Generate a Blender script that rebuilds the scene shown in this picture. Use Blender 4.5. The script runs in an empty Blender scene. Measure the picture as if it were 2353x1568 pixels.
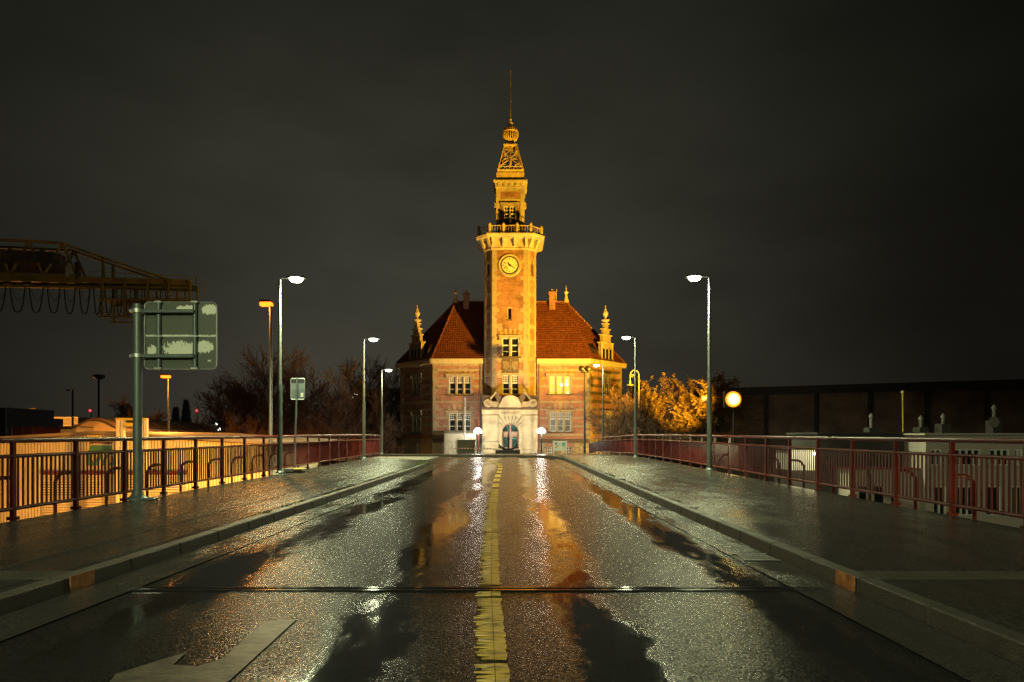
import bpy, bmesh, math, random
from mathutils import Vector, Matrix
R = math.radians
PI = math.pi
S = bpy.context.scene
COL = S.collection

# ------------------------------------------------------------------ camera
cd = bpy.data.cameras.new("camera")
cam = bpy.data.objects.new("camera", cd)
COL.objects.link(cam)
EYE = 1.37
F = 1569.0                       # focal length for a 2353 px wide picture
cam.location = (0, 0, EYE)
cam.rotation_euler = (R(90), 0, 0)
cd.sensor_width = 36.0
cd.lens = 36.0 * F / 2353.0
cd.shift_y = (1005.0 - 784.0) / 2353.0
cd.clip_start = 0.05
cd.clip_end = 3000
S.camera = cam

# ------------------------------------------------------------------ exposure
S.render.engine = 'CYCLES'
S.view_settings.view_transform = 'Standard'
S.view_settings.look = 'None'
S.view_settings.exposure = 0.0
S.view_settings.gamma = 1.0
S.cycles.use_denoising = True
S.cycles.denoising_prefilter = 'NONE'
S.cycles.use_adaptive_sampling = False
S.cycles.max_bounces = 6
S.cycles.diffuse_bounces = 2
S.cycles.glossy_bounces = 3
S.cycles.sample_clamp_indirect = 4.0
S.cycles.sample_clamp_direct = 14.0
S.cycles.use_light_tree = True
S.cycles.caustics_reflective = False
S.cycles.caustics_refractive = False

# ------------------------------------------------------------------ world: night sky under the town's glow
W = bpy.data.worlds.new("World")
S.world = W
W.use_nodes = True
wn = W.node_tree.nodes; wl = W.node_tree.links
for n in list(wn): wn.remove(n)
wo = wn.new('ShaderNodeOutputWorld'); wb = wn.new('ShaderNodeBackground')
sk = wn.new('ShaderNodeTexSky'); sk.sky_type = 'NISHITA'; sk.sun_disc = False
sk.sun_elevation = R(-6); sk.sun_rotation = R(200)
tc = wn.new('ShaderNodeTexCoord')
sep = wn.new('ShaderNodeSeparateXYZ'); wl.new(tc.outputs['Generated'], sep.inputs[0])
rmp = wn.new('ShaderNodeValToRGB'); wl.new(sep.outputs['Z'], rmp.inputs[0])
e = rmp.color_ramp.elements
e[0].position = 0.0; e[0].color = (0.0370, 0.0335, 0.0240, 1)
e[1].position = 0.75; e[1].color = (0.0060, 0.0055, 0.0046, 1)
k = e.new(0.18); k.color = (0.0360, 0.0345, 0.0255, 1)
k = e.new(0.42); k.color = (0.0240, 0.0238, 0.0175, 1)
nz = wn.new('ShaderNodeTexNoise'); nz.inputs['Scale'].default_value = 2.6
nz.inputs['Detail'].default_value = 5; nz.inputs['Roughness'].default_value = .5
mp = wn.new('ShaderNodeMapping'); mp.inputs['Scale'].default_value = (1, 1, 2.6)
wl.new(tc.outputs['Generated'], mp.inputs[0]); wl.new(mp.outputs[0], nz.inputs['Vector'])
nr = wn.new('ShaderNodeMapRange'); nr.inputs['From Min'].default_value = .3; nr.inputs['From Max'].default_value = .7
nr.inputs['To Min'].default_value = .72; nr.inputs['To Max'].default_value = 1.2
wl.new(nz.outputs[0], nr.inputs[0])
# the glow hangs over the town ahead, the sky falls off to the sides
sx = wn.new('ShaderNodeMath'); sx.operation = 'SUBTRACT'; sx.inputs[1].default_value = -0.10
wl.new(sep.outputs['X'], sx.inputs[0])
ax = wn.new('ShaderNodeMath'); ax.operation = 'ABSOLUTE'; wl.new(sx.outputs[0], ax.inputs[0])
ar = wn.new('ShaderNodeMapRange'); ar.interpolation_type = 'SMOOTHSTEP'
ar.inputs['From Min'].default_value = .05; ar.inputs['From Max'].default_value = .70
ar.inputs['To Min'].default_value = 1.25; ar.inputs['To Max'].default_value = .2
wl.new(ax.outputs[0], ar.inputs[0])
m1 = wn.new('ShaderNodeMath'); m1.operation = 'MULTIPLY'
wl.new(nr.outputs[0], m1.inputs[0]); wl.new(ar.outputs[0], m1.inputs[1])
mx = wn.new('ShaderNodeVectorMath'); mx.operation = 'SCALE'
wl.new(rmp.outputs[0], mx.inputs[0]); wl.new(m1.outputs[0], mx.inputs['Scale'])
sc2 = wn.new('ShaderNodeVectorMath'); sc2.operation = 'SCALE'; sc2.inputs['Scale'].default_value = 0.01
wl.new(sk.outputs[0], sc2.inputs[0])
ad = wn.new('ShaderNodeVectorMath'); ad.operation = 'ADD'
wl.new(mx.outputs[0], ad.inputs[0]); wl.new(sc2.outputs[0], ad.inputs[1])
wl.new(ad.outputs[0], wb.inputs['Color']); wb.inputs['Strength'].default_value = 1.0
wl.new(wb.outputs[0], wo.inputs[0])

# ------------------------------------------------------------------ helpers
ORG = {}

def at(px, py, Y):
    """world point seen at picture position px,py (2353 px wide) at depth Y"""
    return Vector(((px - 1176.5) * Y / F, Y, EYE + (1005.0 - py) * Y / F))

def xz(px, Y): return (px - 1176.5) * Y / F
def zz(py, Y): return EYE + (1005.0 - py) * Y / F

def tag(o, label=None, cat=None, group=None, kind=None):
    if label: o['label'] = label
    if cat: o['category'] = cat
    if group: o['group'] = group
    if kind: o['kind'] = kind
    return o

def thing(name, label, cat, loc=(0, 0, 0), group=None):
    o = bpy.data.objects.new(name, None)
    o.empty_display_size = .2
    COL.objects.link(o)
    o.location = loc
    ORG[o.name] = Vector(loc)
    return tag(o, label, cat, group)

class MB:
    def __init__(s): s.v = []; s.f = []
    def face(s, pts):
        b = len(s.v); s.v += [tuple(p) for p in pts]; s.f.append(tuple(range(b, b + len(pts)))); return s
    def hexa(s, p):
        b = len(s.v); s.v += [tuple(q) for q in p]
        for q in ((0, 3, 2, 1), (4, 5, 6, 7), (0, 1, 5, 4), (1, 2, 6, 5), (2, 3, 7, 6), (3, 0, 4, 7)):
            s.f.append(tuple(b + i for i in q))
        return s
    def box(s, x0, x1, y0, y1, z0, z1):
        return s.hexa([(x0, y0, z0), (x1, y0, z0), (x1, y1, z0), (x0, y1, z0), (x0, y0, z1), (x1, y0, z1), (x1, y1, z1), (x0, y1, z1)])
    def fbox(s, fr, u0, u1, z0, z1, d0, d1):
        """box in a wall frame: u along the wall, d outwards"""
        P = lambda u, d, z: fr.p(u, z, d)
        return s.hexa([P(u0, d1, z0), P(u1, d1, z0), P(u1, d0, z0), P(u0, d0, z0), P(u0, d1, z1), P(u1, d1, z1), P(u1, d0, z1), P(u0, d0, z1)])
    def bar(s, a, b, w, h=None):
        a = Vector(a); b = Vector(b); h = h or w
        d = (b - a).normalized()
        up = Vector((0, 0, 1)) if abs(d.z) < .95 else Vector((0, 1, 0))
        x = d.cross(up).normalized() * (w / 2); y = x.cross(d).normalized() * (h / 2)
        return s.hexa([a - x - y, a + x - y, a + x + y, a - x + y, b - x - y, b + x - y, b + x + y, b - x + y])
    def tube(s, pts, r, n=8, cap=True):
        pts = [Vector(p) for p in pts]
        rs = r if isinstance(r, (list, tuple)) else [r] * len(pts)
        b = len(s.v); m = len(pts); px = None
        for i, p in enumerate(pts):
            d = (pts[min(i + 1, m - 1)] - pts[max(i - 1, 0)])
            if d.length < 1e-9: d = Vector((0, 0, 1))
            d.normalize()
            if px is None:
                ref = Vector((0, 0, 1)) if abs(d.z) < .9 else Vector((1, 0, 0))
                px = d.cross(ref).normalized()
            else:
                px = (px - d * px.dot(d))
                px = px.normalized() if px.length > 1e-6 else d.orthogonal().normalized()
            py = d.cross(px)
            for k in range(n):
                a = 2 * PI * k / n
                s.v.append(tuple(p + (px * math.cos(a) + py * math.sin(a)) * rs[i]))
        for i in range(m - 1):
            for k in range(n):
                k2 = (k + 1) % n
                s.f.append((b + i * n + k, b + i * n + k2, b + (i + 1) * n + k2, b + (i + 1) * n + k))
        if cap:
            s.f.append(tuple(b + k for k in reversed(range(n))))
            s.f.append(tuple(b + (m - 1) * n + k for k in range(n)))
        return s
    def lathe(s, prof, c, n=16, axis='z'):
        """prof: list of (r, h)"""
        c = Vector(c); b = len(s.v); m = len(prof)
        for r, h in prof:
            for k in range(n):
                a = 2 * PI * k / n
                if axis == 'z': s.v.append((c.x + r * math.cos(a), c.y + r * math.sin(a), c.z + h))
                else: s.v.append((c.x + r * math.cos(a), c.y - h, c.z + r * math.sin(a)))
        for i in range(m - 1):
            for k in range(n):
                k2 = (k + 1) % n
                s.f.append((b + i * n + k, b + i * n + k2, b + (i + 1) * n + k2, b + (i + 1) * n + k))
        s.f.append(tuple(b + k for k in reversed(range(n)))); s.f.append(tuple(b + (m - 1) * n + k for k in range(n)))
        return s
    def prism(s, poly, off):
        """poly: list of 3d points, extruded by vector off"""
        off = Vector(off); b = len(s.v); n = len(poly)
        s.v += [tuple(Vector(p)) for p in poly] + [tuple(Vector(p) + off) for p in poly]
        s.f.append(tuple(range(b, b + n))); s.f.append(tuple(range(b + 2 * n - 1, b + n - 1, -1)))
        for i in range(n):
            j = (i + 1) % n
            s.f.append((b + i, b + n + i, b + n + j, b + j))
        return s
    def build(s, name, mat, parent=None, smooth=False, bevel=0, fix=True):
        org = ORG[parent.name] if parent is not None else Vector((0, 0, 0))
        me = bpy.data.meshes.new(name)
        me.from_pydata([tuple(Vector(v) - org) for v in s.v], [], s.f)
        if fix and len(s.f) < 60000:
            bm = bmesh.new(); bm.from_mesh(me)
            bmesh.ops.recalc_face_normals(bm, faces=bm.faces)
            bm.to_mesh(me); bm.free()
        me.materials.append(mat)
        if smooth:
            me.polygons.foreach_set('use_smooth', [True] * len(me.polygons))
            try: me.set_sharp_from_angle(angle=R(40))
            except Exception: pass
        me.update()
        o = bpy.data.objects.new(name, me)
        COL.objects.link(o)
        if parent is not None:
            o.parent = parent
        ORG[o.name] = org
        if bevel:
            md = o.modifiers.new('bevel', 'BEVEL'); md.width = bevel; md.segments = 1; md.limit_method = 'ANGLE'
        return o

class Frame:
    def __init__(s, o, t, n): s.o = Vector(o); s.t = Vector(t).normalized(); s.n = Vector(n).normalized()
    def p(s, u, z, d=0): return s.o + s.t * u + s.n * d + Vector((0, 0, z))

def copy_tree(o, parent=None):
    c = o.copy(); COL.objects.link(c)
    if parent is not None: c.parent = parent
    for ch in list(o.children): copy_tree(ch, c)
    return c

def text_mesh(body, size, name, mat, parent, M, depth=.01):
    cu = bpy.data.curves.new(name, 'FONT'); cu.body = body; cu.size = size; cu.extrude = depth
    cu.align_x = 'CENTER'; cu.align_y = 'CENTER'
    t = bpy.data.objects.new(name + '_src', cu); COL.objects.link(t)
    dg = bpy.context.evaluated_depsgraph_get(); dg.update()
    me = bpy.data.meshes.new_from_object(t.evaluated_get(dg))
    bpy.data.objects.remove(t); bpy.data.curves.remove(cu)
    org = ORG[parent.name]
    me.transform(Matrix.Translation(-org) @ M)
    me.materials.clear(); me.materials.append(mat)
    o = bpy.data.objects.new(name, me); COL.objects.link(o); o.parent = parent
    ORG[o.name] = org
    return o

FACE = Matrix.Rotation(R(90), 4, 'X')   # text standing up, readable from -Y

# ------------------------------------------------------------------ materials
def nodes_of(name):
    m = bpy.data.materials.new(name); m.use_nodes = True
    nt = m.node_tree
    return m, nt.nodes, nt.links, nt.nodes['Principled BSDF']

def mat(name, col, rough=.6, metal=0., var=.25, vscale=3., bump=0., bscale=40., spec=.5, dirt=0., dscale=.8, dcol=None):
    m, N, L, P = nodes_of(name)
    P.inputs['Roughness'].default_value = rough
    P.inputs['Metallic'].default_value = metal
    P.inputs['Specular IOR Level'].default_value = spec
    g = N.new('ShaderNodeNewGeometry')
    nz = N.new('ShaderNodeTexNoise'); nz.inputs['Scale'].default_value = vscale; nz.inputs['Detail'].default_value = 6
    L.new(g.outputs['Position'], nz.inputs['Vector'])
    mr = N.new('ShaderNodeMapRange'); mr.inputs['From Min'].default_value = .3; mr.inputs['From Max'].default_value = .7
    mr.inputs['To Min'].default_value = 1 - var; mr.inputs['To Max'].default_value = 1 + var
    L.new(nz.outputs[0], mr.inputs[0])
    sc = N.new('ShaderNodeVectorMath'); sc.operation = 'SCALE'; sc.inputs[0].default_value = col[:3]
    L.new(mr.outputs[0], sc.inputs['Scale'])
    out = sc.outputs[0]
    if dirt:
        n2 = N.new('ShaderNodeTexNoise'); n2.inputs['Scale'].default_value = dscale; n2.inputs['Detail'].default_value = 8
        n2.inputs['Roughness'].default_value = .65
        L.new(g.outputs['Position'], n2.inputs['Vector'])
        r2 = N.new('ShaderNodeMapRange'); r2.inputs['From Min'].default_value = .48; r2.inputs['From Max'].default_value = .68
        r2.inputs['To Max'].default_value = dirt
        L.new(n2.outputs[0], r2.inputs[0])
        mx = N.new('ShaderNodeMix'); mx.data_type = 'RGBA'
        L.new(r2.outputs[0], mx.inputs[0]); L.new(out, mx.inputs[6])
        dc = dcol or (col[0] * .25, col[1] * .25, col[2] * .25)
        mx.inputs[7].default_value = (*dc[:3], 1)
        out = mx.outputs[2]
    L.new(out, P.inputs['Base Color'])
    r3 = N.new('ShaderNodeMapRange'); r3.inputs['To Min'].default_value = max(.02, rough - .1); r3.inputs['To Max'].default_value = min(1, rough + .1)
    L.new(nz.outputs[0], r3.inputs[0]); L.new(r3.outputs[0], P.inputs['Roughness'])
    if bump:
        n3 = N.new('ShaderNodeTexNoise'); n3.inputs['Scale'].default_value = bscale; n3.inputs['Detail'].default_value = 3
        L.new(g.outputs['Position'], n3.inputs['Vector'])
        b = N.new('ShaderNodeBump'); b.inputs['Strength'].default_value = bump; b.inputs['Distance'].default_value = .02
        L.new(n3.outputs[0], b.inputs['Height']); L.new(b.outputs[0], P.inputs['Normal'])
    return m

def emit(name, col, strength):
    m, N, L, P = nodes_of(name)
    P.inputs['Base Color'].default_value = (0.1, 0.1, 0.1, 1)
    P.inputs['Emission Color'].default_value = (*col, 1)
    P.inputs['Emission Strength'].default_value = strength
    return m

def wall_u(N, L):
    """distance along a vertical wall from position and true normal"""
    g = N.new('ShaderNodeNewGeometry')
    cr = N.new('ShaderNodeVectorMath'); cr.operation = 'CROSS_PRODUCT'
    cr.inputs[0].default_value = (0, 0, 1); L.new(g.outputs['True Normal'], cr.inputs[1])
    nm = N.new('ShaderNodeVectorMath'); nm.operation = 'NORMALIZE'; L.new(cr.outputs[0], nm.inputs[0])
    dt = N.new('ShaderNodeVectorMath'); dt.operation = 'DOT_PRODUCT'
    L.new(nm.outputs[0], dt.inputs[0]); L.new(g.outputs['Position'], dt.inputs[1])
    sp = N.new('ShaderNodeSeparateXYZ'); L.new(g.outputs['Position'], sp.inputs[0])
    cb = N.new('ShaderNodeCombineXYZ'); L.new(dt.outputs['Value'], cb.inputs[0]); L.new(sp.outputs['Z'], cb.inputs[1])
    return g, cb.outputs[0]

def brick_mat(name, c1, c2, mortar, w=.27, h=.085, big=.35):
    m, N, L, P = nodes_of(name)
    g, uv = wall_u(N, L)
    br = N.new('ShaderNodeTexBrick')
    br.inputs['Scale'].default_value = 1.0
    br.inputs['Brick Width'].default_value = w; br.inputs['Row Height'].default_value = h
    br.inputs['Mortar Size'].default_value = .009; br.inputs['Color1'].default_value = (*c1, 1)
    br.inputs['Color2'].default_value = (*c2, 1); br.inputs['Mortar'].default_value = (*mortar, 1)
    L.new(uv, br.inputs['Vector'])
    nz = N.new('ShaderNodeTexNoise'); nz.inputs['Scale'].default_value = .9; nz.inputs['Detail'].default_value = 8
    nz.inputs['Roughness'].default_value = .65
    L.new(g.outputs['Position'], nz.inputs['Vector'])
    mr = N.new('ShaderNodeMapRange'); mr.inputs['From Min'].default_value = .3; mr.inputs['From Max'].default_value = .7
    mr.inputs['To Min'].default_value = 1 - big; mr.inputs['To Max'].default_value = 1 + big
    L.new(nz.outputs[0], mr.inputs[0])
    sc = N.new('ShaderNodeVectorMath'); sc.operation = 'SCALE'
    L.new(br.outputs['Color'], sc.inputs[0]); L.new(mr.outputs[0], sc.inputs['Scale'])
    L.new(sc.outputs[0], P.inputs['Base Color'])
    P.inputs['Roughness'].default_value = .85
    b = N.new('ShaderNodeBump'); b.inputs['Strength'].default_value = .5; b.inputs['Distance'].default_value = .02; b.invert = True
    L.new(br.outputs['Fac'], b.inputs['Height']); L.new(b.outputs[0], P.inputs['Normal'])
    return m

M = {}
M['brick'] = brick_mat('red_brick', (.43, .185, .11), (.33, .135, .08), (.34, .27, .19))
M['brick_pale'] = brick_mat('tower_brick', (.34, .145, .075), (.235, .098, .052), (.46, .36, .22), w=.32, h=.115, big=.5)
M['stone'] = mat('sandstone', (.42, .335, .20), .85, var=.3, vscale=1.5, bump=.3, bscale=12, dirt=.85, dscale=1.5, dcol=(.09, .065, .04))
M['stone_clean'] = mat('pale_sandstone', (.50, .42, .27), .85, var=.25, vscale=1.2, bump=.3, bscale=9, dirt=.45, dscale=1.7, dcol=(.17, .13, .07))
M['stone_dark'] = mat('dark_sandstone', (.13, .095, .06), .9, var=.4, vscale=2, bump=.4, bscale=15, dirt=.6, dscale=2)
M['tile'] = mat('roof_tile', (.175, .054, .025), .42, var=.4, vscale=4, dirt=.5, dscale=.7, dcol=(.09, .03, .015))
M['gutter'] = mat('pale_gutter', (.55, .45, .26), .5, var=.12)
M['white'] = mat('white_paint', (.78, .76, .70), .45, var=.08)
M['glass'] = mat('dark_glass', (.012, .013, .014), .08, var=.2, spec=.6)
M['glass_blind'] = mat('blinds_behind_glass', (.20, .22, .19), .25, var=.3, vscale=2)
M['glass_teal'] = mat('stained_glass', (.03, .085, .08), .12, var=.6, vscale=6)
M['wood'] = mat('door_wood', (.36, .22, .16), .5, var=.2, vscale=5)
M['gold'] = mat('gilded_iron', (.74, .54, .2), .5, metal=.1, var=.2)
M['iron'] = mat('black_iron', (.02, .02, .022), .45, var=.3)
M['copper'] = mat('spire_metal', (.26, .17, .07), .5, metal=.3, var=.3)
M['lead'] = mat('lead_pipe', (.16, .15, .13), .5, var=.2)
M['red_paint'] = mat('red_paint', (.105, .014, .013), .30, var=.3, vscale=2.5, dirt=.35, dscale=2.2, dcol=(.05, .012, .01), bump=.08, bscale=60)
M['galv'] = mat('galvanised_steel', (.24, .26, .25), .42, metal=.55, var=.18, vscale=6, dirt=.3, dscale=3)
M['pole_green'] = mat('grey_green_pole', (.13, .16, .15), .42, metal=.3, var=.15, vscale=3)
M['alu'] = mat('aluminium', (.5, .52, .5), .4, metal=.6, var=.1)
M['rubber'] = mat('recycled_rubber', (.03, .028, .026), .8, var=.4, vscale=12)
M['yellow_paint'] = mat('yellow_paint', (.55, .36, .05), .5, var=.2)
M['crane_yellow'] = mat('crane_yellow', (.26, .21, .035), .55, var=.3, vscale=1.2, dirt=.5, dscale=.6)
M['crane_dark'] = mat('crane_grey_green', (.055, .065, .05), .6, var=.3)
M['crane_pink'] = mat('crane_cladding', (.30, .20, .15), .6, var=.2, vscale=.6, dirt=.3)
M['cable'] = mat('black_cable', (.012, .011, .01), .7)
M['sheet_cream'] = mat('cream_sheet_metal', (.62, .50, .33), .5, var=.12, vscale=1.0, dirt=.25, dscale=.7, dcol=(.35, .25, .15))
M['sheet_grey'] = mat('grey_sheet_metal', (.20, .19, .16), .6, var=.2)
M['roof_brown'] = mat('sheet_roof', (.22, .16, .11), .55, var=.25, vscale=1)
M['teal'] = mat('teal_lettering', (.05, .16, .14), .5, var=.2)
M['purple'] = mat('purple_lettering', (.09, .02, .04), .5, var=.2)
M['dark'] = mat('dark_painted_steel', (.03, .028, .026), .6, var=.3)
M['rust'] = mat('red_container_paint', (.13, .022, .015), .6, var=.3)
M['hall_dark'] = mat('dark_corrugated_wall', (.22, .165, .11), .7, var=.4, vscale=.5, dirt=.4, dscale=.3)
M['render_white'] = mat('white_render', (.40, .355, .31), .8, var=.12, vscale=1.5, dirt=.25, dscale=1.5)
M['bark'] = mat('bark', (.10, .068, .045), .9, var=.35, vscale=5, bump=.3, bscale=20)
M['twig'] = mat('twigs', (.20, .115, .075), .85, var=.4, vscale=1.5)
M['leaf_dry'] = mat('dry_leaves', (.40, .25, .06), .6, var=.5, vscale=5)
M['leaf_red'] = mat('russet_leaves', (.16, .055, .03), .55, var=.5, vscale=5)
M['evergreen'] = mat('conifer_foliage', (.022, .028, .018), .8, var=.5, vscale=3)
M['grass'] = mat('kerb_grass', (.045, .06, .015), .6, var=.5, vscale=14)
M['container'] = mat('cream_container', (.50, .47, .37), .55, var=.12)
M['graffiti'] = mat('brown_spray_paint', (.16, .07, .03), .7)
M['print_blue'] = mat('map_print_blue', (.05, .36, .48), .4)
M['print_green'] = mat('map_print_green', (.25, .48, .18), .4)
M['print_orange'] = mat('map_print_orange', (.75, .30, .04), .4)
M['print_pink'] = mat('map_print_pink', (.70, .42, .38), .4)
M['print_navy'] = mat('map_print_navy', (.12, .16, .30), .4)
M['tape_white'] = mat('barrier_tape_white', (.8, .76, .7), .4)
M['tape_red'] = mat('barrier_tape_red', (.5, .04, .03), .4)
M['steel_plate'] = mat('grey_fence_sheet', (.16, .145, .095), .55, var=.2)
M['dial'] = mat('clock_dial', (.78, .68, .40), .5, var=.08, dirt=.0)
M['clock_dark'] = mat('clock_black', (.02, .015, .01), .6)
E = {}
E['led'] = emit('led_lens', (1.0, 1.0, .70), 60)
E['globe'] = emit('frosted_globe', (1.0, .97, .88), 85)
E['sodium'] = emit('sodium_lens', (1.0, .14, .008), 5.2)
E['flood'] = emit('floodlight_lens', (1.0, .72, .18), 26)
E['flood_glow_inner'] = emit('floodlight_inner_glow', (1.0, .42, .03), 6)  # lamp glow put into emissive rings, yellow inside and orange outside
E['flood_glow_outer'] = emit('floodlight_outer_glow', (1.0, .30, .012), 1.5)
E['lantern'] = emit('lantern_glass', (1.0, .62, .15), 1.6)
E['room'] = emit('lit_room', (1.0, .56, .05), 1.15)
E['bulb'] = emit('lit_bulb', (1.0, .85, .35), 9)
E['far_white'] = emit('far_lamp_white', (.75, .95, .85), 14)
E['far_red'] = emit('red_beacon', (1.0, .02, .03), 8)
E['warm_white'] = emit('warm_wall_lamp', (1.0, .75, .35), 20)

def add_light(name, typ, loc, power, color, size=.12, target=None, angle=150, blend=.6, parent=None):
    l = bpy.data.lights.new(name, typ); l.energy = power; l.color = color
    if typ in ('POINT', 'SPOT'): l.shadow_soft_size = size
    if typ == 'SPOT': l.spot_size = R(angle); l.spot_blend = blend
    o = bpy.data.objects.new(name, l); COL.objects.link(o)
    org = ORG[parent.name] if parent is not None else Vector((0, 0, 0))
    o.location = Vector(loc) - org
    if target is not None:
        o.rotation_euler = (Vector(target) - Vector(loc)).to_track_quat('-Z', 'Y').to_euler()
    if parent is not None: o.parent = parent
    return o

LED = (.93, 1.0, .54); WHITE = (1.0, .95, .82); SOD = (1.0, .36, .045); FLOOD = (1.0, .53, .032)

# ------------------------------------------------------------------ ground levels
PR = [(-30, 0), (8, 0), (15, .03), (22, .08), (30, .15), (38, .18), (45, .11), (50, .03), (56, -.2), (62, -.42), (70, -.5), (120, -.6)]
def road_z(y):
    if y <= PR[0][0]: return PR[0][1]
    for (a, za), (b, zb) in zip(PR, PR[1:]):
        if y <= b:
            t = (y - a) / (b - a); t = t * t * (3 - 2 * t) if zb < za else t
            return za + (zb - za) * t
    return PR[-1][1]
def kerb_l(y): return -4.0 + .016 * min(y, 27)
def kerb_r(y): return 3.1 - .012 * min(y, 43)
def sstep(a, b, x):
    t = max(0, min(1, (x - a) / (b - a))); return t * t * (3 - 2 * t)
def terrain(x, y):
    k = sstep(39, 49, y) * (1 - sstep(16, 45, abs(x)))
    return -5.2 + k * 4.45 - (1 - sstep(0, 60, abs(y - 25))) * 0.0

# kerb lines on plan (left kerb rounds off to the left, right kerb swings across in front of the office)
def arc_pts(c, r, a0, a1, n):
    return [(c[0] + r * math.cos(R(a0 + (a1 - a0) * i / n)), c[1] + r * math.sin(R(a0 + (a1 - a0) * i / n))) for i in range(n + 1)]
LK = [(kerb_l(y), y) for y in [-14 + 1.0 * i for i in range(41)]] + [(-3.57, 28), (-3.6, 29.5), (-3.75, 30.8), (-4.1, 32.0), (-4.7, 33.2), (-5.6, 34.4), (-6.8, 35.5), (-8.4, 36.6), (-11, 38), (-16, 40), (-30, 43)]
RK = [(kerb_r(y), y) for y in [-14 + 1.0 * i for i in range(51)]] + [(2.55, 37.4), (2.25, 39.0), (1.5, 40.5), (.3, 41.8), (-1.5, 43.0), (-4, 43.9), (-9, 44.9), (-16, 45.9), (-30, 47.5)]

# terrain sheet
def grid_sheet(xs, ys, zf):
    m = MB(); nx = len(xs)
    for y in ys:
        for x in xs: m.v.append((x, y, zf(x, y)))
    for j in range(len(ys) - 1):
        for i in range(nx - 1):
            a = j * nx + i; m.f.append((a, a + 1, a + nx + 1, a + nx))
    return m
xs = [-1500, -600, -250, -120] + [-80 + 4 * i for i in range(41)] + [120, 250, 600, 1500]
ys = [-300, -100, -40] + [-20 + 3 * i for i in range(41)] + [130, 200, 400, 900, 2500]
M['ground'] = mat('yard_ground', (.055, .048, .038), .8, var=.35, vscale=.6, bump=.2, bscale=6)
tag(grid_sheet(xs, ys, terrain).build('ground', M['ground'], fix=False, smooth=True), kind='structure')

# ------------------------------------------------------------------ wet asphalt
def math_node(N, L, op, a, b=None, c=None):
    n = N.new('ShaderNodeMath'); n.operation = op
    for i, v in enumerate((a, b, c)):
        if v is None: continue
        if isinstance(v, (int, float)): n.inputs[i].default_value = v
        else: L.new(v, n.inputs[i])
    return n.outputs[0]

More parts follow.
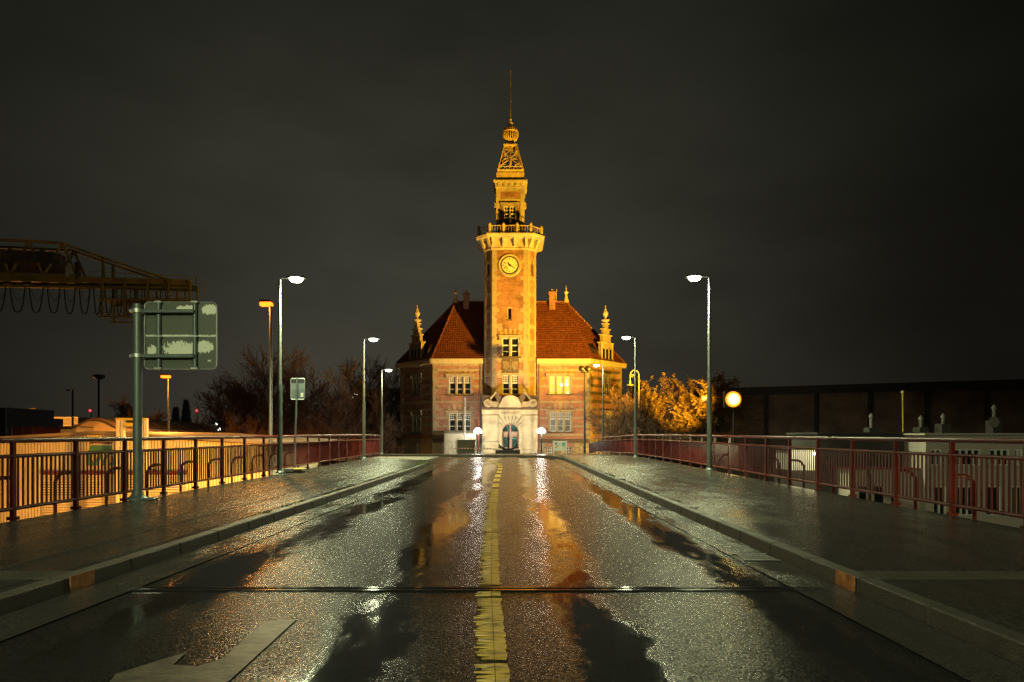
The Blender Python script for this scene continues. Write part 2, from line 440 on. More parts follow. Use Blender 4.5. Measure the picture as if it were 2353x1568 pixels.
def wet_asphalt(name, base, tracks, rough_dry=.36, rough_wet=.07, grain=.55, gscale=75., puddle=.5, pscale=.45, sharp=False, gpow=3.2, gamp=1.9):
    m, N, L, P = nodes_of(name)
    g = N.new('ShaderNodeNewGeometry')
    sp = N.new('ShaderNodeSeparateXYZ'); L.new(g.outputs['Position'], sp.inputs[0])
    wv = N.new('ShaderNodeTexNoise'); wv.inputs['Scale'].default_value = .5; wv.inputs['Detail'].default_value = 8
    wv.inputs['Roughness'].default_value = .6
    L.new(g.outputs['Position'], wv.inputs['Vector'])
    warp = math_node(N, L, 'MULTIPLY_ADD', wv.outputs[0], .9, -.45)
    x = math_node(N, L, 'ADD', sp.outputs['X'], warp)
    T = None
    for cx, w, amp in tracks:
        d = math_node(N, L, 'ABSOLUTE', math_node(N, L, 'SUBTRACT', x, cx))
        mr = N.new('ShaderNodeMapRange'); mr.interpolation_type = 'SMOOTHSTEP'
        mr.inputs['From Min'].default_value = w * .1; mr.inputs['From Max'].default_value = w * 1.15
        mr.inputs['To Min'].default_value = amp; mr.inputs['To Max'].default_value = 0
        L.new(d, mr.inputs[0])
        T = mr.outputs[0] if T is None else math_node(N, L, 'MAXIMUM', T, mr.outputs[0])
    pn = N.new('ShaderNodeTexNoise'); pn.inputs['Scale'].default_value = pscale; pn.inputs['Detail'].default_value = 7
    pn.inputs['Roughness'].default_value = .62
    mpp = N.new('ShaderNodeMapping'); mpp.inputs['Scale'].default_value = (1.6, .55, 1)
    L.new(g.outputs['Position'], mpp.inputs[0]); L.new(mpp.outputs[0], pn.inputs['Vector'])
    pr = N.new('ShaderNodeMapRange'); pr.interpolation_type = 'SMOOTHSTEP'
    pr.inputs['From Min'].default_value = .36; pr.inputs['From Max'].default_value = .62
    L.new(pn.outputs[0], pr.inputs[0])
    if T is None:
        T = math_node(N, L, 'MULTIPLY', pr.outputs[0], puddle)
    else:
        T = math_node(N, L, 'MULTIPLY', T, math_node(N, L, 'MULTIPLY_ADD', pr.outputs[0], puddle, 1 - puddle))
    T = math_node(N, L, 'MINIMUM', T, 1.0)
    if sharp:                                        # ragged, broken puddle edges
        fn = N.new('ShaderNodeTexNoise'); fn.inputs['Scale'].default_value = 5.5; fn.inputs['Detail'].default_value = 8; fn.inputs['Roughness'].default_value = .7
        mpf = N.new('ShaderNodeMapping'); mpf.inputs['Scale'].default_value = (1.5, .5, 1)
        L.new(g.outputs['Position'], mpf.inputs[0]); L.new(mpf.outputs[0], fn.inputs['Vector'])
        T = math_node(N, L, 'ADD', T, math_node(N, L, 'MULTIPLY', math_node(N, L, 'SUBTRACT', fn.outputs[0], .5), math_node(N, L, 'MULTIPLY', math_node(N, L, 'MULTIPLY', T, math_node(N, L, 'SUBTRACT', 1.15, T)), 3.2)))
        sh_ = N.new('ShaderNodeMapRange'); sh_.interpolation_type = 'SMOOTHSTEP'
        sh_.inputs['From Min'].default_value = .15; sh_.inputs['From Max'].default_value = .85
        L.new(T, sh_.inputs[0]); T = sh_.outputs[0]
    dry = math_node(N, L, 'SUBTRACT', 1.0, T)
    # stones in the asphalt
    vo = N.new('ShaderNodeTexVoronoi'); vo.inputs['Scale'].default_value = gscale
    L.new(g.outputs['Position'], vo.inputs['Vector'])
    gn = N.new('ShaderNodeTexNoise'); gn.inputs['Scale'].default_value = gscale * .5; gn.inputs['Detail'].default_value = 4
    L.new(g.outputs['Position'], gn.inputs['Vector'])
    hgt = math_node(N, L, 'SUBTRACT', gn.outputs[0], vo.outputs['Distance'])
    b = N.new('ShaderNodeBump'); b.inputs['Distance'].default_value = .006
    L.new(math_node(N, L, 'MULTIPLY_ADD', dry, grain, .012), b.inputs['Strength'])
    L.new(hgt, b.inputs['Height'])
    L.new(b.outputs[0], P.inputs['Normal'])
    L.new(math_node(N, L, 'MULTIPLY_ADD', dry, rough_dry - rough_wet, rough_wet), P.inputs['Roughness'])
    mrc = N.new('ShaderNodeMapRange'); mrc.inputs['To Min'].default_value = .55; mrc.inputs['To Max'].default_value = 1.7
    L.new(vo.outputs['Color'], mrc.inputs[0])
    sc = N.new('ShaderNodeVectorMath'); sc.operation = 'SCALE'; sc.inputs[0].default_value = base
    L.new(mrc.outputs[0], sc.inputs['Scale'])
    L.new(sc.outputs[0], P.inputs['Base Color'])
    # every stone of the surface has its own gloss
    sv = N.new('ShaderNodeSeparateXYZ'); L.new(vo.outputs['Color'], sv.inputs[0])
    gl = math_node(N, L, 'POWER', sv.outputs[1], gpow)
    spk = math_node(N, L, 'MULTIPLY_ADD', gl, gamp, .02)
    sm_ = math_node(N, L, 'ADD', math_node(N, L, 'MULTIPLY', spk, dry), math_node(N, L, 'MULTIPLY', T, .5))
    L.new(math_node(N, L, 'MINIMUM', sm_, 1.0), P.inputs['Specular IOR Level'])
    return m

M['road'] = wet_asphalt('wet_road_asphalt', (.015, .0155, .015), [(-1.02, .52, 1), (.62, .42, 1), (-2.8, .62, .9), (2.15, .45, .95)], rough_dry=.20, rough_wet=.055, grain=.30, puddle=.5, gscale=84, sharp=True, gpow=6, gamp=3.6)
M['pave'] = wet_asphalt('wet_pavement_asphalt', (.030, .0305, .026), [], rough_dry=.25, rough_wet=.15, grain=.9, puddle=.6, pscale=1.3, gscale=42, gpow=6, gamp=4)
M['gutter_asphalt'] = wet_asphalt('wet_gutter_asphalt', (.034, .033, .03), [], rough_dry=.25, rough_wet=.12, grain=.7, puddle=.75, pscale=1.6, gpow=5, gamp=3)
M['kerb'] = mat('granite_kerb', (.030, .027, .020), .62, var=.4, vscale=7, bump=.5, bscale=70, dirt=.4, dscale=3)

def strip(left, right, zl, zr=None, sub=4):
    """sheet between two polylines with equal point counts"""
    m = MB(); zr = zr or zl
    n = len(left)
    for i in range(n):
        for k in range(sub + 1):
            t = k / sub
            x = left[i][0] + (right[i][0] - left[i][0]) * t; y = left[i][1] + (right[i][1] - left[i][1]) * t
            m.v.append((x, y, zl(x, y)))
    for i in range(n - 1):
        for k in range(sub):
            a = i * (sub + 1) + k
            m.f.append((a, a + 1, a + sub + 2, a + sub + 1))
    return m

KH = .12
# road carpet: rows from the left kerb line to the right kerb line
ysr = [-14 + .5 * i for i in range(84)]
Lr = [(kerb_l(y), y) for y in ysr]; Rr = [(kerb_r(y), y) for y in ysr]
def rz(x, y): return road_z(y)
rm = strip(Lr, Rr, rz, sub=6)
road_end = ysr[-1]
fan = grid_sheet([-40 + 1.0 * i for i in range(45)], [road_end + .5 * i for i in range(70)], lambda x, y: road_z(y) - .0)
# the carpet widens to the left where the road turns
def xl_at(y): 
    for (x0, y0), (x1, y1) in zip(LK, LK[1:]):
        if y0 <= y <= y1: return x0 + (x1 - x0) * (y - y0) / (y1 - y0)
    return LK[-1][0]
ysb = [road_end + .5 * i for i in range(43)]
rb = strip([(min(xl_at(y), kerb_l(y)) - .02, y) for y in ysb], [(2.75, y) for y in ysb], rz, sub=10)
off = len(rm.v); rm.v += rb.v; rm.f += [tuple(i + off for i in f) for f in rb.f]
rm2 = MB()
# trim carpet start so the two pieces butt at the left
tag(rm.build('road', M['road'], fix=False, smooth=True), kind='structure')

# gutters: a strip of smoother mastic along each kerb
GL = [(x + .02, y) for x, y in LK if -14 <= y <= 31]; GL2 = [(x + .52, y) for x, y in LK if -14 <= y <= 31]
GR = [(x - .5, y) for x, y in RK if -14 <= y <= 37]; GR2 = [(x - .02, y) for x, y in RK if -14 <= y <= 37]
tag(strip(GL, GL2, lambda x, y: road_z(y) + .010).build('gutter', M['gutter_asphalt'], fix=False, smooth=True), kind='structure')
tag(strip(GR, GR2, lambda x, y: road_z(y) + .010).build('gutter', M['gutter_asphalt'], fix=False, smooth=True), kind='structure')

# kerbs: granite stones 1 m long with open joints
def kerb(line, side, w=.17):
    m = MB()
    dist = 0
    for i in range(len(line) - 1):
        a = Vector((*line[i], 0)); b = Vector((*line[i + 1], 0))
        d = (b - a); ln = d.length; d.normalize()
        nrm = Vector((-d.y, d.x, 0)) * side
        parts = max(1, int(round(ln)))
        for k in range(parts):
            p = a + d * (ln * k / parts + .006); q = a + d * (ln * (k + 1) / parts - .006)
            za, zb = road_z(p.y), road_z(q.y)
            h = KH + .012
            m.hexa([(p.x, p.y, za - .1), (q.x, q.y, zb - .1), (q.x + nrm.x * w, q.y + nrm.y * w, zb - .1), (p.x + nrm.x * w, p.y + nrm.y * w, za - .1),
                    (p.x + nrm.x * .02, p.y + nrm.y * .02, za + h), (q.x + nrm.x * .02, q.y + nrm.y * .02, zb + h), (q.x + nrm.x * w, q.y + nrm.y * w, zb + h), (p.x + nrm.x * w, p.y + nrm.y * w, za + h)])
    return m
tag(kerb(LK, 1).build('kerb', M['kerb'], bevel=.012), kind='structure')
tag(kerb(RK, -1).build('kerb', M['kerb'], bevel=.012), kind='structure')

# rails and pavements on plan
def rail_l(y):
    return -7.6 - .25 * sstep(30, 40, y)
def rail_r(y):
    return 7.05 - .75 * sstep(36, 57, y)
def pave_z(x, y): return road_z(y) + KH
def offs(line, side, w):
    out = []
    for i, p in enumerate(line):
        a = Vector(line[max(0, i - 1)]); b = Vector(line[min(len(line) - 1, i + 1)])
        d = (b - a).normalized(); out.append((p[0] - d.y * side * w, p[1] + d.x * side * w))
    return out
LKo = [p for p in offs(LK, 1, .16) if p[1] <= 39.7]
lp = strip([(min(rail_l(min(y, 39.7)) + .2, x - .02), y) for x, y in LKo], LKo, pave_z, sub=6)
tag(lp.build('pavement', M['pave'], fix=False, smooth=True), kind='structure')
RKo = [p for p in offs(RK, -1, .16)]
rp_in = [p for p in RKo if p[1] <= 56]
rp = strip(rp_in, [(rail_r(min(y, 57)) - .1, y) for x, y in rp_in], pave_z, sub=6)
tag(rp.build('pavement', M['pave'], fix=False, smooth=True), kind='structure')
# plaza before the office
M['plaza'] = wet_asphalt('wet_plaza_paving', (.07, .06, .045), [], rough_dry=.5, rough_wet=.25, grain=.4)
pl = grid_sheet([-34 + 2.0 * k for k in range(26)], [47.4, 49, 51, 53, 55, 57, 59, 61, 63, 65, 68], lambda x, y: road_z(y) + KH - .006)
tag(pl.build('plaza', M['plaza'], fix=False, smooth=True), kind='structure')

# bridge deck under it all, with fascia beams
dk = MB()
for i in range(32):
    y0 = -14 + i * 1.9; y1 = y0 + 1.9
    for (x0, x1) in ((-7.42, -4.2), (3.3, 6.98)):
        xa0 = (rail_l(y0) + .18) if x0 < 0 else x0; xa1 = (rail_l(y1) + .18) if x0 < 0 else x0
        xb0 = x1 if x0 < 0 else rail_r(y0) - .07; xb1 = x1 if x0 < 0 else rail_r(y1) - .07
        if x0 < 0 and y1 > 40: continue
        z0 = road_z(y0) + KH - .03; z1 = road_z(y1) + KH - .03
        dk.hexa([(xa0, y0, z0 - .9), (xb0, y0, z0 - .9), (xb1, y1, z1 - .9), (xa1, y1, z1 - .9), (xa0, y0, z0), (xb0, y0, z0), (xb1, y1, z1), (xa1, y1, z1)])
    if y1 < 38:
        dk.box(-4.3, 3.4, y0, y1, road_z(y0) - .9, min(road_z(y0), road_z(y1)) - .03)
M['concrete'] = mat('bridge_concrete', (.16, .145, .12), .8, var=.25, bump=.2, dirt=.5)
tag(dk.build('bridge_deck', M['concrete']), kind='structure')

# ------------------------------------------------------------------ markings
def paint_mat(name, col, cover=.52, stretch=(4, 26, 1), worn=.3):
    m, N, L, P = nodes_of(name)
    g = N.new('ShaderNodeNewGeometry')
    mp = N.new('ShaderNodeMapping'); mp.inputs['Scale'].default_value = stretch
    L.new(g.outputs['Position'], mp.inputs[0])
    n = N.new('ShaderNodeTexNoise'); n.inputs['Scale'].default_value = 1; n.inputs['Detail'].default_value = 6; n.inputs['Roughness'].default_value = .7
    L.new(mp.outputs[0], n.inputs['Vector'])
    r = N.new('ShaderNodeMapRange'); r.inputs['From Min'].default_value = cover; r.inputs['From Max'].default_value = cover + .14
    L.new(n.outputs[0], r.inputs[0])
    mx = N.new('ShaderNodeMix'); mx.data_type = 'RGBA'
    mx.inputs[6].default_value = (*col, 1); mx.inputs[7].default_value = (col[0] * worn, col[1] * worn, col[2] * worn * .85, 1)
    L.new(r.outputs[0], mx.inputs[0]); L.new(mx.outputs[2], P.inputs['Base Color'])
    P.inputs['Roughness'].default_value = .28
    b = N.new('ShaderNodeBump'); b.inputs['Strength'].default_value = .7; b.inputs['Distance'].default_value = .012
    L.new(n.outputs[0], b.inputs['Height']); L.new(b.outputs[0], P.inputs['Normal'])
    return m
M['line'] = paint_mat('yellowed_line_paint', (.60, .42, .09), .47, (5, 21, 1), .14)
M['line_white'] = paint_mat('worn_white_paint', (.065, .06, .04), .42, (5, 7, 1), .2)
M['line_white'].node_tree.nodes['Principled BSDF'].inputs['Roughness'].default_value = .5
CL = [(2.0, -.05), (3.8, -.09), (6, -.18), (12.2, -.35), (20, -.46), (24, -.46), (28, -.465), (30.2, -.56), (32.4, -.74), (34.2, -1.02), (36, -1.5), (37.6, -2.3), (39, -3.6), (40.2, -5.6), (41, -8)]
def cl_x(y):
    for (a, xa), (b, xb) in zip(CL, CL[1:]):
        if y <= b: return xa + (xb - xa) * (y - a) / (b - a)
    return CL[-1][1]
rng = random.Random(5)
lm = MB()
y = 2.0
while y < 17.3:                                    # thick ribbed line, ragged on its left side
    dy = rng.uniform(.022, .085)
    if not (6.05 < y < 6.28) and rng.random() > .03:
        x = cl_x(y)
        wl_ = (.125 - .05 * rng.random() ** 2.5 + (.02 if rng.random() < .15 else 0)) if y < 14 else .11
        a, b_ = x - wl_, x + .075 + rng.uniform(-.006, .006)
        z = road_z(y) + .005; zt = z + rng.uniform(.004, .009)
        g0 = dy * rng.uniform(.80, .97)
        lm.hexa([(a, y + g0 * .3, z), (x - .005, y, z), (x - .005, y + g0, z), (a, y + g0 * .7, z), (a, y + g0 * .35, zt - .003), (x - .005, y, zt), (x - .005, y + g0, zt), (a, y + g0 * .65, zt - .003)])
        lm.hexa([(x, y, z), (b_, y + .003, z), (b_, y + dy - .004, z), (x, y + dy - .002, z), (x, y, zt), (b_, y + .003, zt - .002), (b_, y + dy - .004, zt - .002), (x, y + dy - .002, zt)])
    y += dy
y = 17.9
while y < 39.5:                                    # short dashes round the bend
    x0, x1 = cl_x(y), cl_x(y + 1.25)
    lm.hexa([(x0 - .1, y, road_z(y) + .004), (x0 + .09, y, road_z(y) + .004), (x1 + .09, y + 1.25, road_z(y + 1.25) + .004), (x1 - .1, y + 1.25, road_z(y + 1.25) + .004),
             (x0 - .1, y, road_z(y) + .010), (x0 + .09, y, road_z(y) + .010), (x1 + .09, y + 1.25, road_z(y + 1.25) + .010), (x1 - .1, y + 1.25, road_z(y + 1.25) + .010)])
    y += 2.05 if y < 33 else 1.75
tag(lm.build('road_marking', M['line']), kind='structure')
# turn arrow at the lower left
def gp(px, py): 
    Y = EYE * F / (py - 1005.0); return (xz(px, Y), Y)
ap = [(607, 1431), (680, 1427), (605, 1496), (528, 1566), (455, 1625), (330, 1668), (225, 1700), (160, 1690), (267, 1551), (430, 1501), (397, 1531), (455, 1534), (512, 1516)]
am = MB()
am.prism([(*gp(*p), .004) for p in ap], (0, 0, .004))
tag(am.build('road_marking', M['line_white']), kind='structure')

# expansion joint across the carriageway: rubber profile between steel edges
jm = MB()
jx0, jx1 = kerb_l(6.2) + .45, kerb_r(6.2) - .05
for dy, w, z in ((0, .03, .012), (.05, .035, .006), (.1, .03, .012), (.15, .02, .008)):
    jm.box(jx0, jx1, 6.06 + dy, 6.06 + dy + w, -.02, z)
M['joint'] = mat('wet_black_rubber', (.012, .012, .012), .12, var=.2)
tag(jm.build('expansion_joint', M['joint'], bevel=.004), kind='structure')
# kerb plates and chequered cover plates at the joint
M['chequer'] = mat('chequer_plate', (.10, .095, .08), .35, metal=.5, var=.2)
M['lit_orange'] = mat('lit_orange_plate', (.33, .13, .04), .5, metal=.2, var=.5, vscale=12)  # orange lamplight put into the plate's base colour
for sgn, xk in ((-1, kerb_l(6.2)), (1, kerb_r(6.2))):
    q = MB(); q.box(min(xk, xk - sgn * .012) , max(xk, xk - sgn * .012), 6.02, 6.36, .008, KH + .02)
    t = thing('kerb_plate', 'steel plate coloured as if lit orange on the %s kerb face where the road joint ends' % ('left' if sgn < 0 else 'right'), 'steel plate', (xk, 6.2, 0), 'steel kerb plates at the road joint')
    q.build('plate', M['lit_orange'], t)
    cpm = MB(); xe = (rail_l(6.2) + .25) if sgn < 0 else (rail_r(6.2) - .15)
    cpm.box(min(xk + sgn * .18, xe), max(xk + sgn * .18, xe), 6.0, 6.34, KH + .001, KH + .008)
    for ix in range(64):
        for iy in range(7):
            cx = xk + sgn * (.22 + ix * .052); cy = 6.03 + iy * .045 + (.022 if ix % 2 else 0)
            if (cx < xe) == (sgn > 0): cpm.box(cx - .012, cx + .012, cy - .007, cy + .007, KH + .008, KH + .0125)
    t = thing('cover_plate', 'chequered steel cover plate across the %s pavement' % ('left' if sgn < 0 else 'right'), 'cover plate', (xk + sgn, 6.17, KH), 'cover plates across the pavements')
    cpm.build('plate', M['chequer'], t)
# drain grate in the right gutter
dt_ = thing('drain_grate', 'small rectangular iron drain grate in the right gutter', 'drain', (2.72, 7.7, 0))
q = MB(); gx = kerb_r(7.7) - .46
for i in range(9): q.box(gx + .03 + i * .04, gx + .05 + i * .04, 7.52, 7.88, .012, .02)
q.box(gx, gx + .4, 7.48, 7.52, .012, .022).box(gx, gx + .4, 7.88, 7.92, .012, .022)
q.build('grate', M['iron'], dt_)
# pavement seams
sm = MB()
for (xa, ya, xb, yb) in ((-4.9, 3, -4.75, 27), (-4.32, 2, -3.75, 27)):
    for i in range(24):
        t0, t1 = i / 24, (i + 1) / 24
        xa_, ya_ = xa + (xb - xa) * t0, ya + (yb - ya) * t0; xb_, yb_ = xa + (xb - xa) * t1, ya + (yb - ya) * t1
        sm.hexa([(xa_, ya_, pave_z(0, ya_) + .001), (xa_ + .02, ya_, pave_z(0, ya_) + .001), (xb_ + .02, yb_, pave_z(0, yb_) + .001), (xb_, yb_, pave_z(0, yb_) + .001),
                 (xa_, ya_, pave_z(0, ya_) + .006), (xa_ + .02, ya_, pave_z(0, ya_) + .006), (xb_ + .02, yb_, pave_z(0, yb_) + .006), (xb_, yb_, pave_z(0, yb_) + .006)])
M['seam'] = mat('bitumen_seam', (.05, .05, .045), .15, var=.2)
tag(sm.build('pavement_seam', M['seam']), kind='structure')
# grass and moss along the kerbs
gm = MB(); rng = random.Random(9)
def tuft(x, y, z, n, h, sp):
    for _ in range(n):
        a = rng.uniform(0, 2 * PI); r = rng.uniform(0, sp); bx, by = x + r * math.cos(a) * .5, y + r * math.sin(a)
        lean = rng.uniform(.2, .8) * h; a2 = rng.uniform(0, 2 * PI); hh = h * rng.uniform(.5, 1.1); w = .006
        gm.face([(bx - w, by, z), (bx + w, by, z), (bx + lean * math.cos(a2), by + lean * math.sin(a2), z + hh)])
for i in range(55):
    y = 11 + 20 * rng.random() ** .8; tuft(kerb_l(y) - .19, y, pave_z(0, y), 26, .05, .22)
for i in range(50):
    y = 10 + 34 * rng.random() ** .6; tuft(kerb_r(y) + .19, y, pave_z(0, y), 24, .045, .22)
for i in range(10):
    y = rng.uniform(27, 32); tuft(xl_at(y) - .2, y, pave_z(0, y), 50, .09, .5)
tag(gm.build('kerb_grass', M['grass'], fix=False), 'short wet grass and moss along the pavement edges', 'grass', kind='stuff')

# ------------------------------------------------------------------ railings
def railing(side, y0, y1, step, railx, label):
    ps = []; y = y0
    while y <= y1 + .01:
        ps.append((railx(y), y)); y += step
    t = thing('bridge_railing', label, 'railing', (ps[0][0], ps[0][1], 0))
    H = 1.22
    def P(x, y, h): return Vector((x, y, road_z(y) + KH + h))
    fine = []; y = y0
    while y <= ps[-1][1] + .001:
        fine.append((railx(y), y)); y += .75
    fine[-1] = ps[-1]
    MB().tube([P(x, y, H - .03) for x, y in fine], .043, 10).build('handrail', M['red_paint'], t, smooth=True)
    MB().tube([P(x, y, H - .27) for x, y in fine], .03, 8).build('mid_rail', M['red_paint'], t, smooth=True)
    MB().tube([P(x, y, .15) for x, y in fine], .03, 8).build('bottom_rail', M['red_paint'], t, smooth=True)
    o_ = -1 if side < 0 else 1
    for i, (x, y) in enumerate(ps):
        q = MB()
        q.hexa([P(x - .035, y - .03, -.3), P(x + .035, y - .03, -.3), P(x + .035, y + .03, -.3), P(x - .035, y + .03, -.3),
                P(x - .03, y - .03, H - .06), P(x + .03, y - .03, H - .06), P(x + .03, y + .03, H - .06), P(x - .03, y + .03, H - .06)])
        q.bar(P(x, y, -.02), P(x, y, .03), .12, .12)
        q.build('post', M['red_paint'], t)
        if y < 26:
            b = MB(); pts = [P(x, y, .62)]
            for k in range(7):
                a = R(90 * k / 6); pts.append(P(x + o_ * (.16 + .2 * math.sin(a)), y, .42 + .2 * math.cos(a)))
            pts.append(P(x + o_ * .36, y, -.7))
            b.tube(pts, .03, 8); b.build('brace', M['red_paint'], t, smooth=True)
    # balusters: the hundred nearest in view one by one, the rest as one part
    bal = []
    for (x, y), (x2, y2) in zip(ps, ps[1:]):
        n = 13
        for k in range(1, n + 1):
            f = k / (n + 1); bal.append((x + (x2 - x) * f, y + (y2 - y) * f))
    vis = [b for b in bal if b[1] > abs(b[0]) * 1.27]
    near = vis[:100]; ns = set(near)
    for x, y in near:
        MB().tube([P(x, y, .15), P(x, y, H - .27)], .0165, 6, cap=False).build('baluster', M['red_paint'], t, smooth=True)
    q = MB()
    for x, y in bal:
        if (x, y) not in ns: q.tube([P(x, y, .15), P(x, y, H - .27)], .0165, 5, cap=False)
    rest = q.build('baluster', M['red_paint'], t, smooth=True); rest['kind'] = 'stuff'
    return t
railing(-1, -1.6, 40.4, 1.5, rail_l, 'dark red steel bridge railing along the left pavement, before the orange lit hall')
railing(1, -.26, 57, 1.6, rail_r, 'dark red steel bridge railing along the right pavement, before the white house')

# ------------------------------------------------------------------ street lamps
def street_lamp(label, base, height, arm, light=True, power=900, seg=2.9, cone=165, blend=.5, group='white LED street lamps along the bridge'):
    base = Vector(base)
    t = thing('street_lamp', label, 'street lamp', base, group)
    top = base + Vector((0, 0, height))
    q = MB(); q.tube([base, base + Vector((0, 0, seg))], [.085, .08], 12); q.lathe([(.14, 0), (.14, .03), (.1, .06), (.085, .1)], base, 12)
    q.build('pole_base', M['pole_green'], t, smooth=True)
    MB().tube([base + Vector((0, 0, seg)), top], [.058, .045], 10).build('pole', M['galv'], t, smooth=True)
    sg = 1 if arm > 0 else -1
    q = MB(); q.tube([top + Vector((0, 0, -.06)), top + Vector((0, 0, .02)), top + Vector((sg * .08, 0, .06)), top + Vector((arm - sg * .3, 0, .07))], .03, 8)
    q.build('arm', M['galv'], t, smooth=True)
    hx = top.x + arm
    h = MB()
    x0, x1 = (hx - .30, hx + .30)
    h.hexa([(x0, top.y - .14, top.z + .045), (x1, top.y - .14, top.z + .045), (x1, top.y + .14, top.z + .045), (x0, top.y + .14, top.z + .045),
            (x0 + .06, top.y - .09, top.z + .12), (x1 - .06, top.y - .09, top.z + .12), (x1 - .06, top.y + .09, top.z + .12), (x0 + .06, top.y + .09, top.z + .12)])
    hd = h.build('lamp_head', M['dark'], t, bevel=.01)
    l = MB(); n = 14
    l.lathe([(.02, -.13), (.15, -.11), (.21, -.05), (.22, 0.0)], (hx, top.y, top.z + .046), n)
    l.build('lens', E['led'], hd, smooth=True)
    if light:
        add_light('street_light', 'SPOT', (hx, top.y, top.z - .12), power, LED, .13, (hx, top.y, top.z - 5), cone, blend, t)
    return t
LAMPS = [('grey street lamp with white light beside the small tilted sign on the left', 643, 22.2, 1.22, 640, .53, 1),
         ('grey street lamp with white light at the far bend of the left railing', 836, 34.2, 1.05, 779, .48, 1),
         ('grey street lamp with white light just beyond the end of the left railing', 877, 46.5, 1.0, 850, .47, 1),
         ('tall grey street lamp with white light on the right, left of the orange floodlight', 1630, 23.8, 1.2, 637, -.52, -1),
         ('grey street lamp with white light on the right before the bare shrubs', 1460, 37.0, 1.05, 775, -.50, -1),
         ('small far street lamp with pale light before the lit right flank of the brick office', 1386, 50.5, 1.1, 839, -.50, -1)]
for lab, px, Y, drop, ty, arm, sg in LAMPS:
    z0 = road_z(Y) + KH if Y < 48 or sg < 0 else road_z(Y) + KH
    x = xz(px, Y)
    street_lamp(lab, (x, Y, z0), zz(ty, Y) - z0 - .05, arm, power=(4400 if Y < 40 else 2600))
# the next pair stands beside and behind the photographer, out of the frame
for x, Y, arm, pw in ((-7.35, 7.2, .55, 150), (7.0, 4.0, -.55, 70), (-7.35, -6.5, .55, 6500), (7.0, -8, -.55, 2500)):
    street_lamp('white street lamp %s of the photographer on the %s pavement, outside the frame' % ('ahead' if Y > 0 else 'behind', 'left' if x < 0 else 'right'), (x, Y, KH), 6.5, arm, power=pw, cone=165 if Y > 0 else 180, blend=.5 if Y > 0 else .1)

def sodium_lamp(label, px, py, Y, zg, sg, power, head=.62, pole_px=None):
    p = at(px, py, Y)
    base = Vector((xz(pole_px, Y) if pole_px else p.x + sg * .35, Y, zg))
    t = thing('sodium_lamp', label, 'street lamp', base, 'orange sodium lamps in the yard')
    MB().tube([base, Vector((base.x, Y, p.z - .02))], [.1, .055], 10).build('pole', M['galv'], t, smooth=True)
    h = MB(); x0, x1 = min(base.x, p.x - sg * head / 2), max(base.x, p.x - sg * head / 2)
    h.box(x0, x1, Y - .12, Y + .12, p.z, p.z + .1)
    hd = h.build('lamp_head', M['dark'], t, bevel=.02)
    l = MB(); l.box(p.x - head / 2 + .02, p.x + head / 2 - .02, Y - .14, Y + .14, p.z - .17, p.z - .004)
    l.build('lens', E['sodium'], hd, bevel=.03)
    add_light('sodium_light', 'SPOT', (p.x, Y, p.z - .24), power, SOD, .15, (p.x, Y, p.z - 5), 168, .4, t)
    return t
sodium_lamp('tall orange sodium lamp on a slender mast behind the left street lamp', 612, 695, 29.5, -5.2, 1, 2800, .55, 622)
sodium_lamp('orange sodium lamp on a pole seen below the large sign, beyond the hall roof', 381, 863, 46, -5.2, 1, 16000, .62, 388)

# ------------------------------------------------------------------ signs
# large sign seen from behind
M['sign_back'], N, L, P = nodes_of('worn_sign_back')
P.inputs['Roughness'].default_value = .5; P.inputs['Metallic'].default_value = .15
g = N.new('ShaderNodeNewGeometry'); sp = N.new('ShaderNodeSeparateXYZ'); L.new(g.outputs['Position'], sp.inputs[0])
nn = N.new('ShaderNodeTexNoise'); nn.inputs['Scale'].default_value = 9; nn.inputs['Detail'].default_value = 9; nn.inputs['Roughness'].default_value = .7
mpn = N.new('ShaderNodeMapping'); mpn.inputs['Scale'].default_value = (1.5, 1, .55); L.new(g.outputs['Position'], mpn.inputs[0]); L.new(mpn.outputs[0], nn.inputs['Vector'])
acc = None
SY = 13.4
for (px, py, rx, ry) in ((1705 / 3.734, 703 / 3.734 + 580, 30, 8), (1930 / 3.734, 712 / 3.734 + 580, 26, 13), (1640 / 3.734, 1085 / 3.734 + 580, 45, 22), (1385 / 3.734, 1098 / 3.734 + 580, 15, 14), (1870 / 3.734, 1065 / 3.734 + 580, 24, 16), (1600 / 3.734, 955 / 3.734 + 580, 130, 1.5)):
    c = at(px * .919, py * .919, SY); ex, ez = rx * .919 * SY / F, ry * .919 * SY / F
    dx = math_node(N, L, 'DIVIDE', math_node(N, L, 'SUBTRACT', sp.outputs['X'], c.x), ex)
    dz = math_node(N, L, 'DIVIDE', math_node(N, L, 'SUBTRACT', sp.outputs['Z'], c.z), ez)
    r2 = math_node(N, L, 'ADD', math_node(N, L, 'MULTIPLY', dx, dx), math_node(N, L, 'MULTIPLY', dz, dz))
    f_ = math_node(N, L, 'SUBTRACT', 1.5, r2)
    acc = f_ if acc is None else math_node(N, L, 'MAXIMUM', acc, f_)
v = math_node(N, L, 'ADD', math_node(N, L, 'MAXIMUM', acc, -1.2), math_node(N, L, 'MULTIPLY_ADD', nn.outputs[0], 5.0, -3.0))
th = N.new('ShaderNodeMapRange'); th.inputs['From Min'].default_value = .1; th.inputs['From Max'].default_value = .3; L.new(v, th.inputs[0])
mx = N.new('ShaderNodeMix'); mx.data_type = 'RGBA'; mx.inputs[6].default_value = (.10, .118, .092, 1); mx.inputs[7].default_value = (.78, .82, .68, 1)
L.new(th.outputs[0], mx.inputs[0]); L.new(mx.outputs[2], P.inputs['Base Color'])

